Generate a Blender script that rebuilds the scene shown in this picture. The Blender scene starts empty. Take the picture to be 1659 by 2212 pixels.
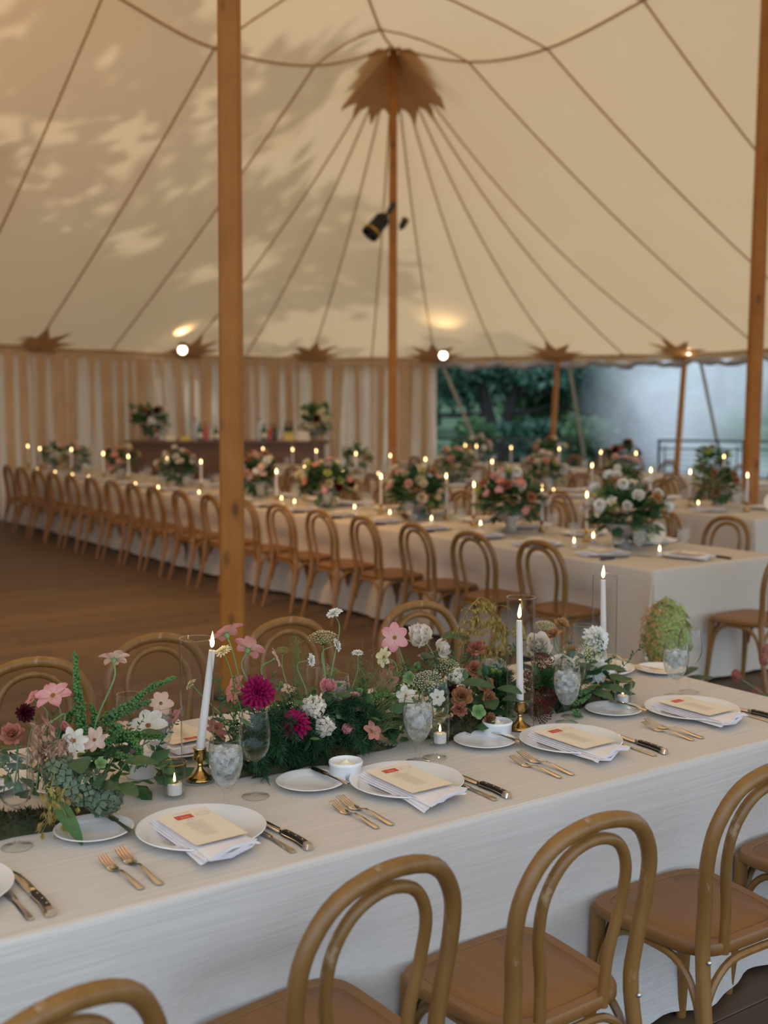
import bpy, math, random
import numpy as np
from mathutils import Vector, Matrix

scene = bpy.context.scene
col = scene.collection
R = random.Random(11)
NR = np.random.RandomState(5)
PI = math.pi
YAW = math.radians(35.2)          # the tables stand turned to the lens by this much
CA, SA = math.cos(YAW), math.sin(YAW)

# ---------------------------------------------------------------- camera
cam_data = bpy.data.cameras.new('camera')
cam = bpy.data.objects.new('camera', cam_data)
col.objects.link(cam)
cam.location = (0, 0, 1.78)
cam.rotation_euler = (PI / 2 - math.atan(244 / 2550), 0, -YAW)
cam_data.sensor_fit = 'VERTICAL'
cam_data.sensor_height = 36
cam_data.lens = 36 * 2550 / 2212
cam_data.clip_start, cam_data.clip_end = 0.05, 400
cam_data.dof.use_dof = True
cam_data.dof.focus_distance = 3.25
cam_data.dof.aperture_fstop = 2.5
scene.camera = cam

# ---------------------------------------------------------------- light
world = bpy.data.worlds.new('overcast_sky')
scene.world = world
world.use_nodes = True
bg = world.node_tree.nodes['Background']
bg.inputs[0].default_value = (0.60, 0.74, 0.92, 1)
bg.inputs[1].default_value = 2.4
sun_data = bpy.data.lights.new('sun', 'SUN')
sun_data.energy = 3.0
sun_data.color = (0.72, 0.87, 1.0)
sun_data.angle = math.radians(0.8)
sun = bpy.data.objects.new('sun', sun_data)
col.objects.link(sun)
SUN_DIR = Vector((-0.60, 0.60, 1.0)).normalized()      # towards the sun
sun.rotation_euler = SUN_DIR.to_track_quat('Z', 'Y').to_euler()
vs = scene.view_settings
vs.view_transform = 'Standard'
vs.look = 'None'
vs.gamma = 1
vs.exposure = 0.0
vs.use_curve_mapping = False
cy = scene.cycles
cy.max_bounces = 10
cy.diffuse_bounces = 5
cy.glossy_bounces = 4
cy.transmission_bounces = 6
cy.transparent_max_bounces = 24
cy.volume_bounces = 1
cy.caustics_reflective = False
cy.caustics_refractive = False
cy.sample_clamp_indirect = 2.5
cy.sample_clamp_direct = 0
cy.use_denoising = True
cy.volume_step_rate = 6

# ---------------------------------------------------------------- helpers
def C(X, Y, z=0.0):
    """point given as metres to the right of and away from the camera's stand"""
    return Vector((CA * X + SA * Y, -SA * X + CA * Y, z))

class MB:
    def __init__(s):
        s.v, s.f, s.mi, s.a = [], [], [], []
    def add(s, v, f, mi=0, a=None):
        n = len(s.v)
        s.v.extend([tuple(p) for p in v])
        s.f.extend([tuple(i + n for i in q) for q in f])
        s.mi.extend([mi] * len(f))
        s.a.extend(a if a is not None else [0.0] * len(v))
        return s
    def box(s, c, d, rot=None, mi=0, bev=0.0):
        hx, hy, hz = d[0] / 2, d[1] / 2, d[2] / 2
        if bev:
            v = []
            for z, k in ((-hz, 1), (-hz + bev, 0), (hz - bev, 0), (hz, 1)):
                i = bev * k
                v += [(-hx + i, -hy + i, z), (hx - i, -hy + i, z), (hx - i, hy - i, z), (-hx + i, hy - i, z)]
            f = [(3, 2, 1, 0), (12, 13, 14, 15)]
            for r in range(3):
                for k in range(4):
                    a, b = r * 4 + k, r * 4 + (k + 1) % 4
                    f.append((a, b, b + 4, a + 4))
        else:
            v = [(x, y, z) for z in (-hz, hz) for x, y in ((-hx, -hy), (hx, -hy), (hx, hy), (-hx, hy))]
            f = [(3, 2, 1, 0), (4, 5, 6, 7), (0, 1, 5, 4), (1, 2, 6, 5), (2, 3, 7, 6), (3, 0, 4, 7)]
        m = rot if rot is not None else Matrix.Identity(3)
        return s.add([tuple(m @ Vector(p) + Vector(c)) for p in v], f, mi)
    def tube(s, pts, rad, n=8, mi=0, caps=True, closed=False):
        P = [Vector(p) for p in pts]
        m = len(P)
        if not hasattr(rad, '__len__'):
            rad = [rad] * m
        T = []
        for i in range(m):
            if closed:
                d = P[(i + 1) % m] - P[i - 1]
            else:
                d = P[min(i + 1, m - 1)] - P[max(i - 1, 0)]
            T.append(d.normalized() if d.length > 1e-9 else Vector((0, 0, 1)))
        up = Vector((0, 0, 1)) if abs(T[0].z) < 0.9 else Vector((1, 0, 0))
        nrm = (up - T[0] * up.dot(T[0])).normalized()
        v = []
        for i in range(m):
            nrm = nrm - T[i] * nrm.dot(T[i])
            nrm.normalize()
            b = T[i].cross(nrm)
            for k in range(n):
                a = 2 * PI * k / n
                v.append(P[i] + (nrm * math.cos(a) + b * math.sin(a)) * rad[i])
        f = []
        for i in range(m if closed else m - 1):
            j = (i + 1) % m
            for k in range(n):
                f.append((i * n + k, i * n + (k + 1) % n, j * n + (k + 1) % n, j * n + k))
        if caps and not closed:
            f.append(tuple(range(n - 1, -1, -1)))
            f.append(tuple((m - 1) * n + k for k in range(n)))
        return s.add(v, f, mi)
    def lathe(s, prof, n=24, c=(0, 0, 0), mi=0, mod=None):
        v, f = [], []
        for j, (r, z) in enumerate(prof):
            for k in range(n):
                a = 2 * PI * k / n
                q = r * (mod(a, j) if mod else 1)
                v.append((c[0] + q * math.cos(a), c[1] + q * math.sin(a), c[2] + z))
        for j in range(len(prof) - 1):
            for k in range(n):
                f.append((j * n + k, j * n + (k + 1) % n, (j + 1) * n + (k + 1) % n, (j + 1) * n + k))
        return s.add(v, f, mi)
    def grid(s, fn, nu, nv, mi=0, attr=None):
        v, f, a = [], [], []
        for j in range(nv + 1):
            for i in range(nu + 1):
                v.append(fn(i / nu, j / nv))
                a.append(attr(i / nu, j / nv) if attr else 0.0)
        for j in range(nv):
            for i in range(nu):
                q = j * (nu + 1) + i
                f.append((q, q + 1, q + nu + 2, q + nu + 1))
        return s.add(v, f, mi, a)
    def ball(s, c, r, nu=7, nv=5, mi=0, sq=(1, 1, 1)):
        v = [(c[0], c[1], c[2] - r * sq[2])]
        for j in range(1, nv):
            t = PI * j / nv
            for k in range(nu):
                a = 2 * PI * k / nu
                v.append((c[0] + r * sq[0] * math.sin(t) * math.cos(a), c[1] + r * sq[1] * math.sin(t) * math.sin(a), c[2] - r * sq[2] * math.cos(t)))
        v.append((c[0], c[1], c[2] + r * sq[2]))
        f = []
        for k in range(nu):
            f.append((0, 1 + (k + 1) % nu, 1 + k))
            f.append((len(v) - 1, 1 + (nv - 2) * nu + k, 1 + (nv - 2) * nu + (k + 1) % nu))
        for j in range(nv - 2):
            for k in range(nu):
                a, b = 1 + j * nu + k, 1 + j * nu + (k + 1) % nu
                f.append((a, b, b + nu, a + nu))
        return s.add(v, f, mi)
    def ribbon(s, st, th, mi=0):
        """flat bar along y: stations (y, half width, z, x offset)"""
        v, f = [], []
        for (y, w, z, x) in st:
            v += [(x - w, y, z), (x - w * .6, y, z + th), (x + w * .6, y, z + th), (x + w, y, z), (x, y, z - th * .4)]
        for j in range(len(st) - 1):
            for k in range(5):
                f.append((j * 5 + k, (j + 1) * 5 + k, (j + 1) * 5 + (k + 1) % 5, j * 5 + (k + 1) % 5))
        f.append((0, 1, 2, 3, 4))
        e = (len(st) - 1) * 5
        f.append((e + 4, e + 3, e + 2, e + 1, e))
        return s.add(v, f, mi)
    def xf(s, m):
        s.v = [tuple(m @ Vector(p)) for p in s.v]
        return s
    def mesh(s, name, mats, smooth=True, sharp=45, attr=False):
        me = bpy.data.meshes.new(name)
        me.from_pydata(s.v, [], s.f)
        if not isinstance(mats, (list, tuple)):
            mats = [mats]
        for m in mats:
            me.materials.append(m)
        if len(mats) > 1:
            me.polygons.foreach_set('material_index', s.mi)
        if smooth:
            me.polygons.foreach_set('use_smooth', [True] * len(me.polygons))
        me.update()
        if smooth and sharp:
            try:
                me.set_sharp_from_angle(angle=math.radians(sharp))
            except Exception:
                pass
        if attr:
            at = me.attributes.new('t', 'FLOAT', 'POINT')
            at.data.foreach_set('value', s.a)
        return me

def np_mesh(name, verts, faces, mat, attr=None, smooth=False):
    me = bpy.data.meshes.new(name)
    nv, k = len(verts), faces.shape[1]
    me.vertices.add(nv)
    me.vertices.foreach_set('co', np.asarray(verts, dtype=np.float32).ravel())
    me.loops.add(faces.size)
    me.loops.foreach_set('vertex_index', faces.astype(np.int32).ravel())
    me.polygons.add(len(faces))
    me.polygons.foreach_set('loop_start', np.arange(0, faces.size, k, dtype=np.int32))
    me.polygons.foreach_set('loop_total', np.full(len(faces), k, dtype=np.int32))
    if smooth:
        me.polygons.foreach_set('use_smooth', np.ones(len(faces), dtype=bool))
    me.materials.append(mat)
    me.update(calc_edges=True)
    me.validate()
    if attr is not None:
        at = me.attributes.new('t', 'FLOAT', 'POINT')
        at.data.foreach_set('value', np.asarray(attr, dtype=np.float32))
    return me

def ob(name, mesh, parent=None, loc=(0, 0, 0), rot=(0, 0, 0), scale=None, label=None, cat=None, group=None, kind=None):
    o = bpy.data.objects.new(name, mesh)
    col.objects.link(o)
    o.location = loc
    o.rotation_euler = rot
    if scale is not None:
        o.scale = (scale,) * 3 if not hasattr(scale, '__len__') else scale
    if parent is not None:
        o.parent = parent
    for k, val in (('label', label), ('category', cat), ('group', group), ('kind', kind)):
        if val:
            o[k] = val
    return o

def thing(name, label, cat, loc=(0, 0, 0), rot=0.0, group=None, kind=None):
    r = rot if hasattr(rot, '__len__') else (0, 0, rot)
    return ob(name, None, None, loc, r, None, label, cat, group, kind)

def inst(proto, name, label, cat, loc=(0, 0, 0), rot=0.0, group=None, scale=None):
    """a thing built of shared part meshes; a proto of one mesh is the thing itself"""
    r = rot if hasattr(rot, '__len__') else (0, 0, rot)
    if not isinstance(proto, list):
        return ob(name, proto, None, loc, r, scale, label, cat, group)
    t = ob(name, None, None, loc, r, scale, label, cat, group)
    for part in proto:
        p = ob(part[0], part[1], t, label=part[3] if len(part) > 3 else None, kind='stuff' if part[0] == 'menu_lines' else None)
        for sub in (part[2] if len(part) > 2 and part[2] else []):
            ob(sub[0], sub[1], p, label=sub[2] if len(sub) > 2 else None)
    return t

def cr(pts, n):
    """smooth resampling of a polyline"""
    P = [Vector(p) for p in pts]
    P = [P[0] * 2 - P[1]] + P + [P[-1] * 2 - P[-2]]
    out = []
    m = len(P) - 3
    for i in range(n + 1):
        t = i / n * m
        k = min(int(t), m - 1)
        t -= k
        a, b, c, d = P[k:k + 4]
        out.append(0.5 * ((2 * b) + (c - a) * t + (2 * a - 5 * b + 4 * c - d) * t * t + (3 * b - a - 3 * c + d) * t ** 3))
    return out

def basis(n, roll=0.0):
    n = Vector(n).normalized()
    return (n.to_track_quat('Z', 'Y').to_matrix() @ Matrix.Rotation(roll, 3, 'Z'))

ORD = ('first second third fourth fifth sixth seventh eighth ninth tenth eleventh twelfth thirteenth fourteenth fifteenth '
       'sixteenth seventeenth eighteenth nineteenth twentieth twenty-first twenty-second').split()

# ---------------------------------------------------------------- materials
def nodes(name):
    m = bpy.data.materials.new(name)
    m.use_nodes = True
    nt = m.node_tree
    nt.nodes.clear()
    out = nt.nodes.new('ShaderNodeOutputMaterial')
    return m, nt, out

def N(nt, kind, **kw):
    n = nt.nodes.new('ShaderNode' + kind)
    for k, v in kw.items():
        if k.startswith('_'):
            setattr(n, k[1:], v)
        else:
            n.inputs[k.replace('0', ' ')].default_value = v
    return n

def rgba(c):
    return (c[0], c[1], c[2], 1)

def noise(nt, scale=(1, 1, 1), s=1.0, detail=4.0, rough=0.55, coord='Object', dist=0.0):
    tc = N(nt, 'TexCoord')
    mp = N(nt, 'Mapping', Scale=scale)
    nt.links.new(tc.outputs[coord], mp.inputs[0])
    nz = N(nt, 'TexNoise', Scale=s, Detail=detail, Roughness=rough, Distortion=dist)
    nt.links.new(mp.outputs[0], nz.inputs['Vector'])
    return nz

def mixc(nt, fac, a, b, blend='MIX'):
    m = N(nt, 'Mix', _data_type='RGBA', _blend_type=blend)
    for sock, val in ((m.inputs[0], fac), (m.inputs[6], a), (m.inputs[7], b)):
        if isinstance(val, bpy.types.NodeSocket):
            nt.links.new(val, sock)
        else:
            sock.default_value = val if isinstance(val, float) else rgba(val)
    return m.outputs[2]

def ramp(nt, fac, lo, hi):
    r = N(nt, 'MapRange')
    r.inputs[1].default_value = lo
    r.inputs[2].default_value = hi
    nt.links.new(fac, r.inputs[0])
    return r.outputs[0]

def pmat(name, c1, c2=None, scale=(1, 1, 1), s=8.0, rough=0.5, metal=0.0, bump=0.0, bs=None, lo=0.35, hi=0.65, vary=0.0, spec=0.5, trans=0.0, coat=0.0, detail=4.0, sheen=0.0):
    m, nt, out = nodes(name)
    b = N(nt, 'BsdfPrincipled', Roughness=rough, Metallic=metal)
    b.inputs['Specular IOR Level'].default_value = spec
    b.inputs['Coat Weight'].default_value = coat
    b.inputs['Sheen Weight'].default_value = sheen
    csock = None
    nz = None
    if c2 is not None or bump:
        nz = noise(nt, scale, s, detail)
    if c2 is not None:
        csock = mixc(nt, ramp(nt, nz.outputs[0], lo, hi), c1, c2)
    if vary:
        oi = N(nt, 'ObjectInfo')
        hs = N(nt, 'HueSaturation')
        mr = N(nt, 'MapRange')
        mr.inputs[3].default_value = 1 - vary
        mr.inputs[4].default_value = 1 + vary
        nt.links.new(oi.outputs['Random'], mr.inputs[0])
        nt.links.new(mr.outputs[0], hs.inputs['Value'])
        if csock:
            nt.links.new(csock, hs.inputs['Color'])
        else:
            hs.inputs['Color'].default_value = rgba(c1)
        csock = hs.outputs[0]
    if csock:
        nt.links.new(csock, b.inputs['Base Color'])
    else:
        b.inputs['Base Color'].default_value = rgba(c1)
    if bump:
        bn = N(nt, 'Bump', Strength=bump)
        bn.inputs['Distance'].default_value = bs or 0.002
        nt.links.new(nz.outputs[0], bn.inputs['Height'])
        nt.links.new(bn.outputs[0], b.inputs['Normal'])
    last = b.outputs[0]
    if trans:
        tr = N(nt, 'BsdfTranslucent')
        if csock:
            nt.links.new(csock, tr.inputs[0])
        else:
            tr.inputs[0].default_value = rgba(c1)
        mx = N(nt, 'MixShader')
        mx.inputs[0].default_value = trans
        nt.links.new(last, mx.inputs[1])
        nt.links.new(tr.outputs[0], mx.inputs[2])
        last = mx.outputs[0]
    nt.links.new(last, out.inputs[0])
    return m

def petal_mat(name, base, tip, rough=0.55, trans=0.3, pos=(0.1, 0.9)):
    m, nt, out = nodes(name)
    at = N(nt, 'Attribute', _attribute_name='t')
    nz = noise(nt, (1, 1, 1), 60.0, 3)
    f = ramp(nt, at.outputs['Fac'], pos[0], pos[1])
    cc = mixc(nt, f, base, tip)
    cc = mixc(nt, 0.18, cc, mixc(nt, nz.outputs[0], tuple(x * .6 for x in tip), tip))
    b = N(nt, 'BsdfPrincipled', Roughness=rough)
    b.inputs['Specular IOR Level'].default_value = 0.25
    tr = N(nt, 'BsdfTranslucent')
    nt.links.new(cc, b.inputs['Base Color'])
    nt.links.new(cc, tr.inputs[0])
    mx = N(nt, 'MixShader')
    mx.inputs[0].default_value = trans
    nt.links.new(b.outputs[0], mx.inputs[1])
    nt.links.new(tr.outputs[0], mx.inputs[2])
    nt.links.new(mx.outputs[0], out.inputs[0])
    return m

def glass_mat(name, tint=(0.985, 0.99, 0.985), edge=(0.52, 0.55, 0.54), gain=1.0):
    m, nt, out = nodes(name)
    lw = N(nt, 'LayerWeight', Blend=0.35)
    cc = mixc(nt, ramp(nt, lw.outputs['Facing'], 0.5, 1.0), tint, edge)
    t = N(nt, 'BsdfTransparent')
    nt.links.new(cc, t.inputs[0])
    g = N(nt, 'BsdfGlossy', Roughness=0.03)
    g.inputs[0].default_value = (0.95, 0.97, 1, 1)
    pw = N(nt, 'Math', _operation='POWER')
    pw.inputs[1].default_value = 3.8
    lw2 = N(nt, 'LayerWeight', Blend=0.5)
    nt.links.new(lw2.outputs['Facing'], pw.inputs[0])
    mu = N(nt, 'Math', _operation='MULTIPLY_ADD')
    mu.inputs[1].default_value = 0.72 * gain
    mu.inputs[2].default_value = 0.011 * gain
    mu.use_clamp = True
    nt.links.new(pw.outputs[0], mu.inputs[0])
    mx = N(nt, 'MixShader')
    nt.links.new(mu.outputs[0], mx.inputs[0])
    nt.links.new(t.outputs[0], mx.inputs[1])
    nt.links.new(g.outputs[0], mx.inputs[2])
    nt.links.new(mx.outputs[0], out.inputs[0])
    return m

def emit_mat(name, c, s):
    m, nt, out = nodes(name)
    e = N(nt, 'Emission')
    e.inputs[0].default_value = rgba(c)
    e.inputs[1].default_value = s
    nt.links.new(e.outputs[0], out.inputs[0])
    m.cycles.emission_sampling = 'NONE'
    return m

def canvas_mat():
    m, nt, out = nodes('sailcloth')
    nz = noise(nt, (1, 1, 1), 0.8, 3)
    cc = mixc(nt, ramp(nt, nz.outputs[0], 0.3, 0.7), (0.90, 0.57, 0.29), (0.92, 0.60, 0.32))
    d = N(nt, 'BsdfDiffuse')
    t = N(nt, 'BsdfTranslucent')
    d.inputs[0].default_value = (0.78, 0.57, 0.35, 1)
    nt.links.new(cc, t.inputs[0])
    mx = N(nt, 'MixShader')
    mx.inputs[0].default_value = 0.275
    nt.links.new(d.outputs[0], mx.inputs[1])
    nt.links.new(t.outputs[0], mx.inputs[2])
    nt.links.new(mx.outputs[0], out.inputs[0])
    return m

def cloth_mat(name, c1, c2, c3, dirx=True):
    """slubbed linen: threads run level, with a fine weave"""
    m, nt, out = nodes(name)
    sc_ = (2.2, 150, 150) if dirx else (150, 2.2, 150)
    nz = noise(nt, sc_, 1.0, 3, 0.6)
    nb = noise(nt, (1, 1, 1), 1.3, 3)
    wv = noise(nt, (600, 600, 600), 1.0, 1)
    cc = mixc(nt, ramp(nt, nz.outputs[0], 0.36, 0.64), c1, c2)
    cc = mixc(nt, ramp(nt, nb.outputs[0], 0.3, 0.75), cc, c3)
    b = N(nt, 'BsdfPrincipled', Roughness=0.9)
    b.inputs['Specular IOR Level'].default_value = 0.1
    nt.links.new(cc, b.inputs['Base Color'])
    ad = N(nt, 'Math', _operation='ADD')
    nt.links.new(nz.outputs[0], ad.inputs[0])
    nt.links.new(wv.outputs[0], ad.inputs[1])
    bn = N(nt, 'Bump', Strength=0.35)
    bn.inputs['Distance'].default_value = 0.0012
    nt.links.new(ad.outputs[0], bn.inputs['Height'])
    nt.links.new(bn.outputs[0], b.inputs['Normal'])
    nt.links.new(b.outputs[0], out.inputs[0])
    return m

def wood_mat(name, c1, c2, c3, scale, s=1.0, rough=0.45, wear=None, vary=0.0, knots=False, spec=0.5):
    m, nt, out = nodes(name)
    nz = noise(nt, scale, s, 6, 0.6, dist=0.6)
    n2 = noise(nt, (1, 1, 1), 3.0, 3)
    cc = mixc(nt, ramp(nt, nz.outputs[0], 0.3, 0.7), c1, c2)
    cc = mixc(nt, ramp(nt, n2.outputs[0], 0.35, 0.75), cc, c3)
    if knots:
        vo = N(nt, 'TexVoronoi', Scale=1.0)
        tc = N(nt, 'TexCoord')
        mp = N(nt, 'Mapping', Scale=(7, 7, 3.2))
        nt.links.new(tc.outputs['Object'], mp.inputs[0])
        nt.links.new(mp.outputs[0], vo.inputs['Vector'])
        cc = mixc(nt, ramp(nt, vo.outputs['Distance'], 0.22, 0.06), cc, tuple(x * .35 for x in c1))
    if wear:
        n3 = noise(nt, (1, 1, .6), 16.0, 5, 0.7)
        cc = mixc(nt, ramp(nt, n3.outputs[0], 0.61, 0.68), cc, wear)
    if vary:
        oi = N(nt, 'ObjectInfo')
        hs = N(nt, 'HueSaturation')
        mr = N(nt, 'MapRange')
        mr.inputs[3].default_value = 1 - vary
        mr.inputs[4].default_value = 1 + vary
        nt.links.new(oi.outputs['Random'], mr.inputs[0])
        nt.links.new(mr.outputs[0], hs.inputs['Value'])
        nt.links.new(cc, hs.inputs['Color'])
        cc = hs.outputs[0]
    b = N(nt, 'BsdfPrincipled', Roughness=rough)
    b.inputs['Specular IOR Level'].default_value = spec
    nt.links.new(cc, b.inputs['Base Color'])
    bn = N(nt, 'Bump', Strength=0.15)
    bn.inputs['Distance'].default_value = 0.001
    nt.links.new(nz.outputs[0], bn.inputs['Height'])
    nt.links.new(bn.outputs[0], b.inputs['Normal'])
    nt.links.new(b.outputs[0], out.inputs[0])
    return m

M = {}
M['canvas'] = canvas_mat()
M['seam'] = pmat('seam_webbing', (0.62, 0.42, 0.22), rough=0.9, trans=0.35)
M['patch'] = pmat('brown_reinforcement', (0.50, 0.30, 0.15), (0.44, 0.255, 0.12), s=3, rough=0.9, trans=0.4)
M['pole'] = wood_mat('spruce_pole', (0.38, 0.148, 0.022), (0.47, 0.195, 0.034), (0.32, 0.115, 0.017), (40, 40, 1.5), rough=0.55, knots=True, spec=0.3)
M['floor'] = wood_mat('plank_floor', (0.094, 0.060, 0.034), (0.145, 0.093, 0.053), (0.107, 0.073, 0.046), (2.0, 45, 45), rough=0.55, vary=0.22, spec=0.35)
M['gap'] = pmat('floor_gap', (0.035, 0.027, 0.02), rough=0.9)
M['chair'] = wood_mat('bentwood', (0.20, 0.095, 0.022), (0.28, 0.140, 0.036), (0.18, 0.087, 0.024), (30, 30, 4), rough=0.38, wear=(0.36, 0.24, 0.13), vary=0.08)
M['seat'] = wood_mat('seat_wood', (0.20, 0.088, 0.022), (0.25, 0.113, 0.030), (0.215, 0.098, 0.026), (60, 5, 20), rough=0.42, vary=0.08)
M['bolt'] = pmat('bolt_metal', (0.62, 0.62, 0.6), rough=0.35, metal=1.0)
M['linen'] = cloth_mat('linen', (0.56, 0.525, 0.48), (0.70, 0.665, 0.61), (0.62, 0.585, 0.535))
M['linen_y_warm'] = cloth_mat('linen_cross_warm', (0.56, 0.505, 0.43), (0.66, 0.60, 0.515), (0.60, 0.545, 0.465), False)  # same linen, with the tent's warm light mixed into its colour
M['china'] = pmat('white_china', (0.80, 0.80, 0.80), rough=0.16, coat=0.3)
M['napkin'] = pmat('napkin_cotton', (0.84, 0.81, 0.83), (0.78, 0.75, 0.78), s=20, rough=0.9, bump=0.15, sheen=0.2)
M['card'] = pmat('cream_card', (0.80, 0.71, 0.56), rough=0.8)
M['red_ink'] = pmat('red_ink', (0.60, 0.09, 0.06), rough=0.8)
M['pale_ink'] = pmat('pale_red_ink', (0.72, 0.24, 0.17), rough=0.8)
M['ink'] = pmat('grey_ink', (0.33, 0.28, 0.23), rough=0.8)
M['steel'] = pmat('cutlery_steel', (0.74, 0.68, 0.60), rough=0.14, metal=1.0)
M['bakelite'] = pmat('black_handle', (0.012, 0.011, 0.011), rough=0.3)
M['brass'] = pmat('brass', (0.62, 0.40, 0.13), (0.50, 0.30, 0.09), s=30, rough=0.2, metal=1.0)
M['glass'] = glass_mat('clear_glass')
M['glass_rim'] = glass_mat('glass_rim', (0.80, 0.82, 0.82), (0.5, 0.52, 0.52), 5.0)
M['water'] = glass_mat('iced_water', (0.88, 0.90, 0.90), (0.7, 0.74, 0.74), 1.3)
M['gold_rim'] = pmat('gold_rim', (0.62, 0.38, 0.14), rough=0.25, metal=1.0)
M['wax'] = pmat('candle_wax', (0.88, 0.82, 0.78), rough=0.45, trans=0.25)
M['wick'] = pmat('wick', (0.02, 0.015, 0.01), rough=0.9)
M['flame'] = emit_mat('flame', (1.0, 0.66, 0.28), 14.0)
M['butter'] = pmat('butter', (0.86, 0.80, 0.60), rough=0.5)
M['leaf'] = pmat('dark_leaf', (0.028, 0.085, 0.036), (0.05, 0.13, 0.05), s=6, rough=0.42, trans=0.2)
M['leaf2'] = pmat('mid_leaf', (0.06, 0.15, 0.05), (0.10, 0.20, 0.06), s=6, rough=0.45, trans=0.25)
M['fern'] = pmat('fern_green', (0.012, 0.058, 0.020), (0.026, 0.10, 0.032), s=9, rough=0.6, trans=0.2)
M['fern_bright'] = pmat('fern_bright', (0.026, 0.095, 0.022), (0.06, 0.16, 0.04), s=9, rough=0.6, trans=0.25)
M['stem'] = pmat('stem_green', (0.13, 0.24, 0.08), (0.19, 0.29, 0.12), s=9, rough=0.5)
M['berry'] = pmat('green_berry', (0.045, 0.125, 0.030), (0.085, 0.20, 0.045), s=30, rough=0.3)
M['oat_brown'] = pmat('oat_brown', (0.38, 0.22, 0.14), (0.52, 0.33, 0.22), s=30, rough=0.7, trans=0.25)
M['oat_gold'] = pmat('oat_gold', (0.34, 0.21, 0.06), (0.44, 0.36, 0.09), s=30, rough=0.7, trans=0.25)
M['grass'] = pmat('wispy_grass', (0.20, 0.26, 0.07), (0.30, 0.33, 0.12), s=20, rough=0.6, trans=0.3)
M['moss'] = pmat('moss', (0.018, 0.030, 0.008), (0.065, 0.055, 0.016), s=14, rough=0.95)
M['hyd_blue'] = petal_mat('hydrangea_sage', (0.13, 0.20, 0.115), (0.20, 0.26, 0.17))
M['hyd_green'] = petal_mat('hydrangea_lime', (0.30, 0.42, 0.10), (0.46, 0.53, 0.20))
M['hyd_rust'] = petal_mat('hydrangea_rust', (0.42, 0.30, 0.10), (0.52, 0.28, 0.12))
M['eye'] = pmat('flower_eye', (0.42, 0.16, 0.03), (0.24, 0.07, 0.02), s=90, rough=0.8)
M['eye_yellow'] = pmat('flower_eye_yellow', (0.62, 0.42, 0.06), (0.42, 0.30, 0.04), s=90, rough=0.8)
PET = {}
for k_, b_, t_ in (('pink', (0.80, 0.52, 0.44), (0.76, 0.32, 0.34)), ('coral', (0.70, 0.36, 0.26), (0.66, 0.24, 0.20)), ('blush', (0.82, 0.66, 0.50), (0.80, 0.52, 0.43)),
                   ('ivory', (0.82, 0.76, 0.60), (0.84, 0.77, 0.68)), ('cream', (0.74, 0.68, 0.36), (0.82, 0.76, 0.52)), ('mauve', (0.52, 0.34, 0.32), (0.46, 0.26, 0.28)),
                   ('white', (0.78, 0.80, 0.62), (0.87, 0.86, 0.82)), ('magenta', (0.055, 0.001, 0.012), (0.36, 0.005, 0.085)), ('burgundy', (0.022, 0.001, 0.003), (0.075, 0.002, 0.012)),
                   ('rose', (0.40, 0.26, 0.10), (0.50, 0.18, 0.12)), ('umber', (0.34, 0.20, 0.08), (0.42, 0.19, 0.09)), ('tan', (0.50, 0.32, 0.13), (0.56, 0.30, 0.14)),
                   ('green', (0.12, 0.27, 0.08), (0.28, 0.42, 0.16)), ('lime', (0.22, 0.32, 0.05), (0.40, 0.46, 0.12)), ('sand', (0.62, 0.52, 0.38), (0.74, 0.66, 0.54)),
                   ('copper', (0.30, 0.12, 0.07), (0.40, 0.20, 0.13)), ('wine', (0.10, 0.012, 0.012), (0.26, 0.035, 0.035))):
    PET[k_] = petal_mat('petal_' + k_, b_, t_)
# positions in metres: x along the garland table, y across it, z up
FLOWERS0 = [
    ('cosmos', 'pink', 0.978, 2.8, 1.052, 0.047, (-0.42, -0.25, 0.8)),
    ('cosmos', 'coral', 0.944, 2.86, 1.034, 0.0294, (-0.66, 0.1, 0.5)),
    ('ball_dahlia', 'burgundy', 0.908, 2.8, 1.02, 0.0254, (-0.68, -0.62, 0.2)),
    ('lisianthus', 'rose', 0.856, 2.74, 0.988, 0.0311, (-0.35, -0.49, 0.7)),
    ('cosmos', 'blush', 1.138, 2.8, 1.124, 0.0381, (0.24, 0.51, 0.6)),
    ('cosmos', 'ivory', 1.262, 2.88, 0.912, 0.0507, (-0.35, -0.49, 0.6)),
    ('cosmos', 'blush', 1.317, 2.92, 0.956, 0.0358, (-0.15, -0.38, 0.3)),
    ('cosmos', 'pink', 1.341, 2.9, 0.92, 0.037, (0.44, -0.68, -0.45)),
    ('cosmos', 'ivory', 0.999, 2.72, 0.955, 0.0362, (-0.6, -0.68, 0.3)),
    ('cosmos', 'blush', 1.049, 2.72, 0.949, 0.0333, (0.03, -1.0, 0.0)),
    ('rosebud', 'coral', 1.0, 2.78, 0.973, 0.0134, (-0.29, -0.41, 0.8)),
    ('cosmos', 'pink', 0.968, 2.8, 0.985, 0.0313, (-0.64, -0.04, -0.4)),
    ('hellebore', 'green', 1.017, 2.62, 0.838, 0.0225, (-0.22, -0.83, -0.1)),
    ('hellebore', 'green', 1.046, 2.68, 0.897, 0.0164, (-0.04, -0.58, 0.4)),
    ('rosebud', 'green', 1.061, 2.66, 0.847, 0.0109, (0.2, -0.75, 0)),
    ('rosebud', 'green', 0.975, 2.66, 0.904, 0.0075, (-0.29, -0.41, 0.6)),
    ('cosmos', 'blush', 1.185, 2.86, 0.927, 0.0237, (0.13, -0.34, 0.7)),
    ('cosmos', 'mauve', 1.204, 2.84, 0.869, 0.0201, (-0.04, -0.58, 0.4)),
]
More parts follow.
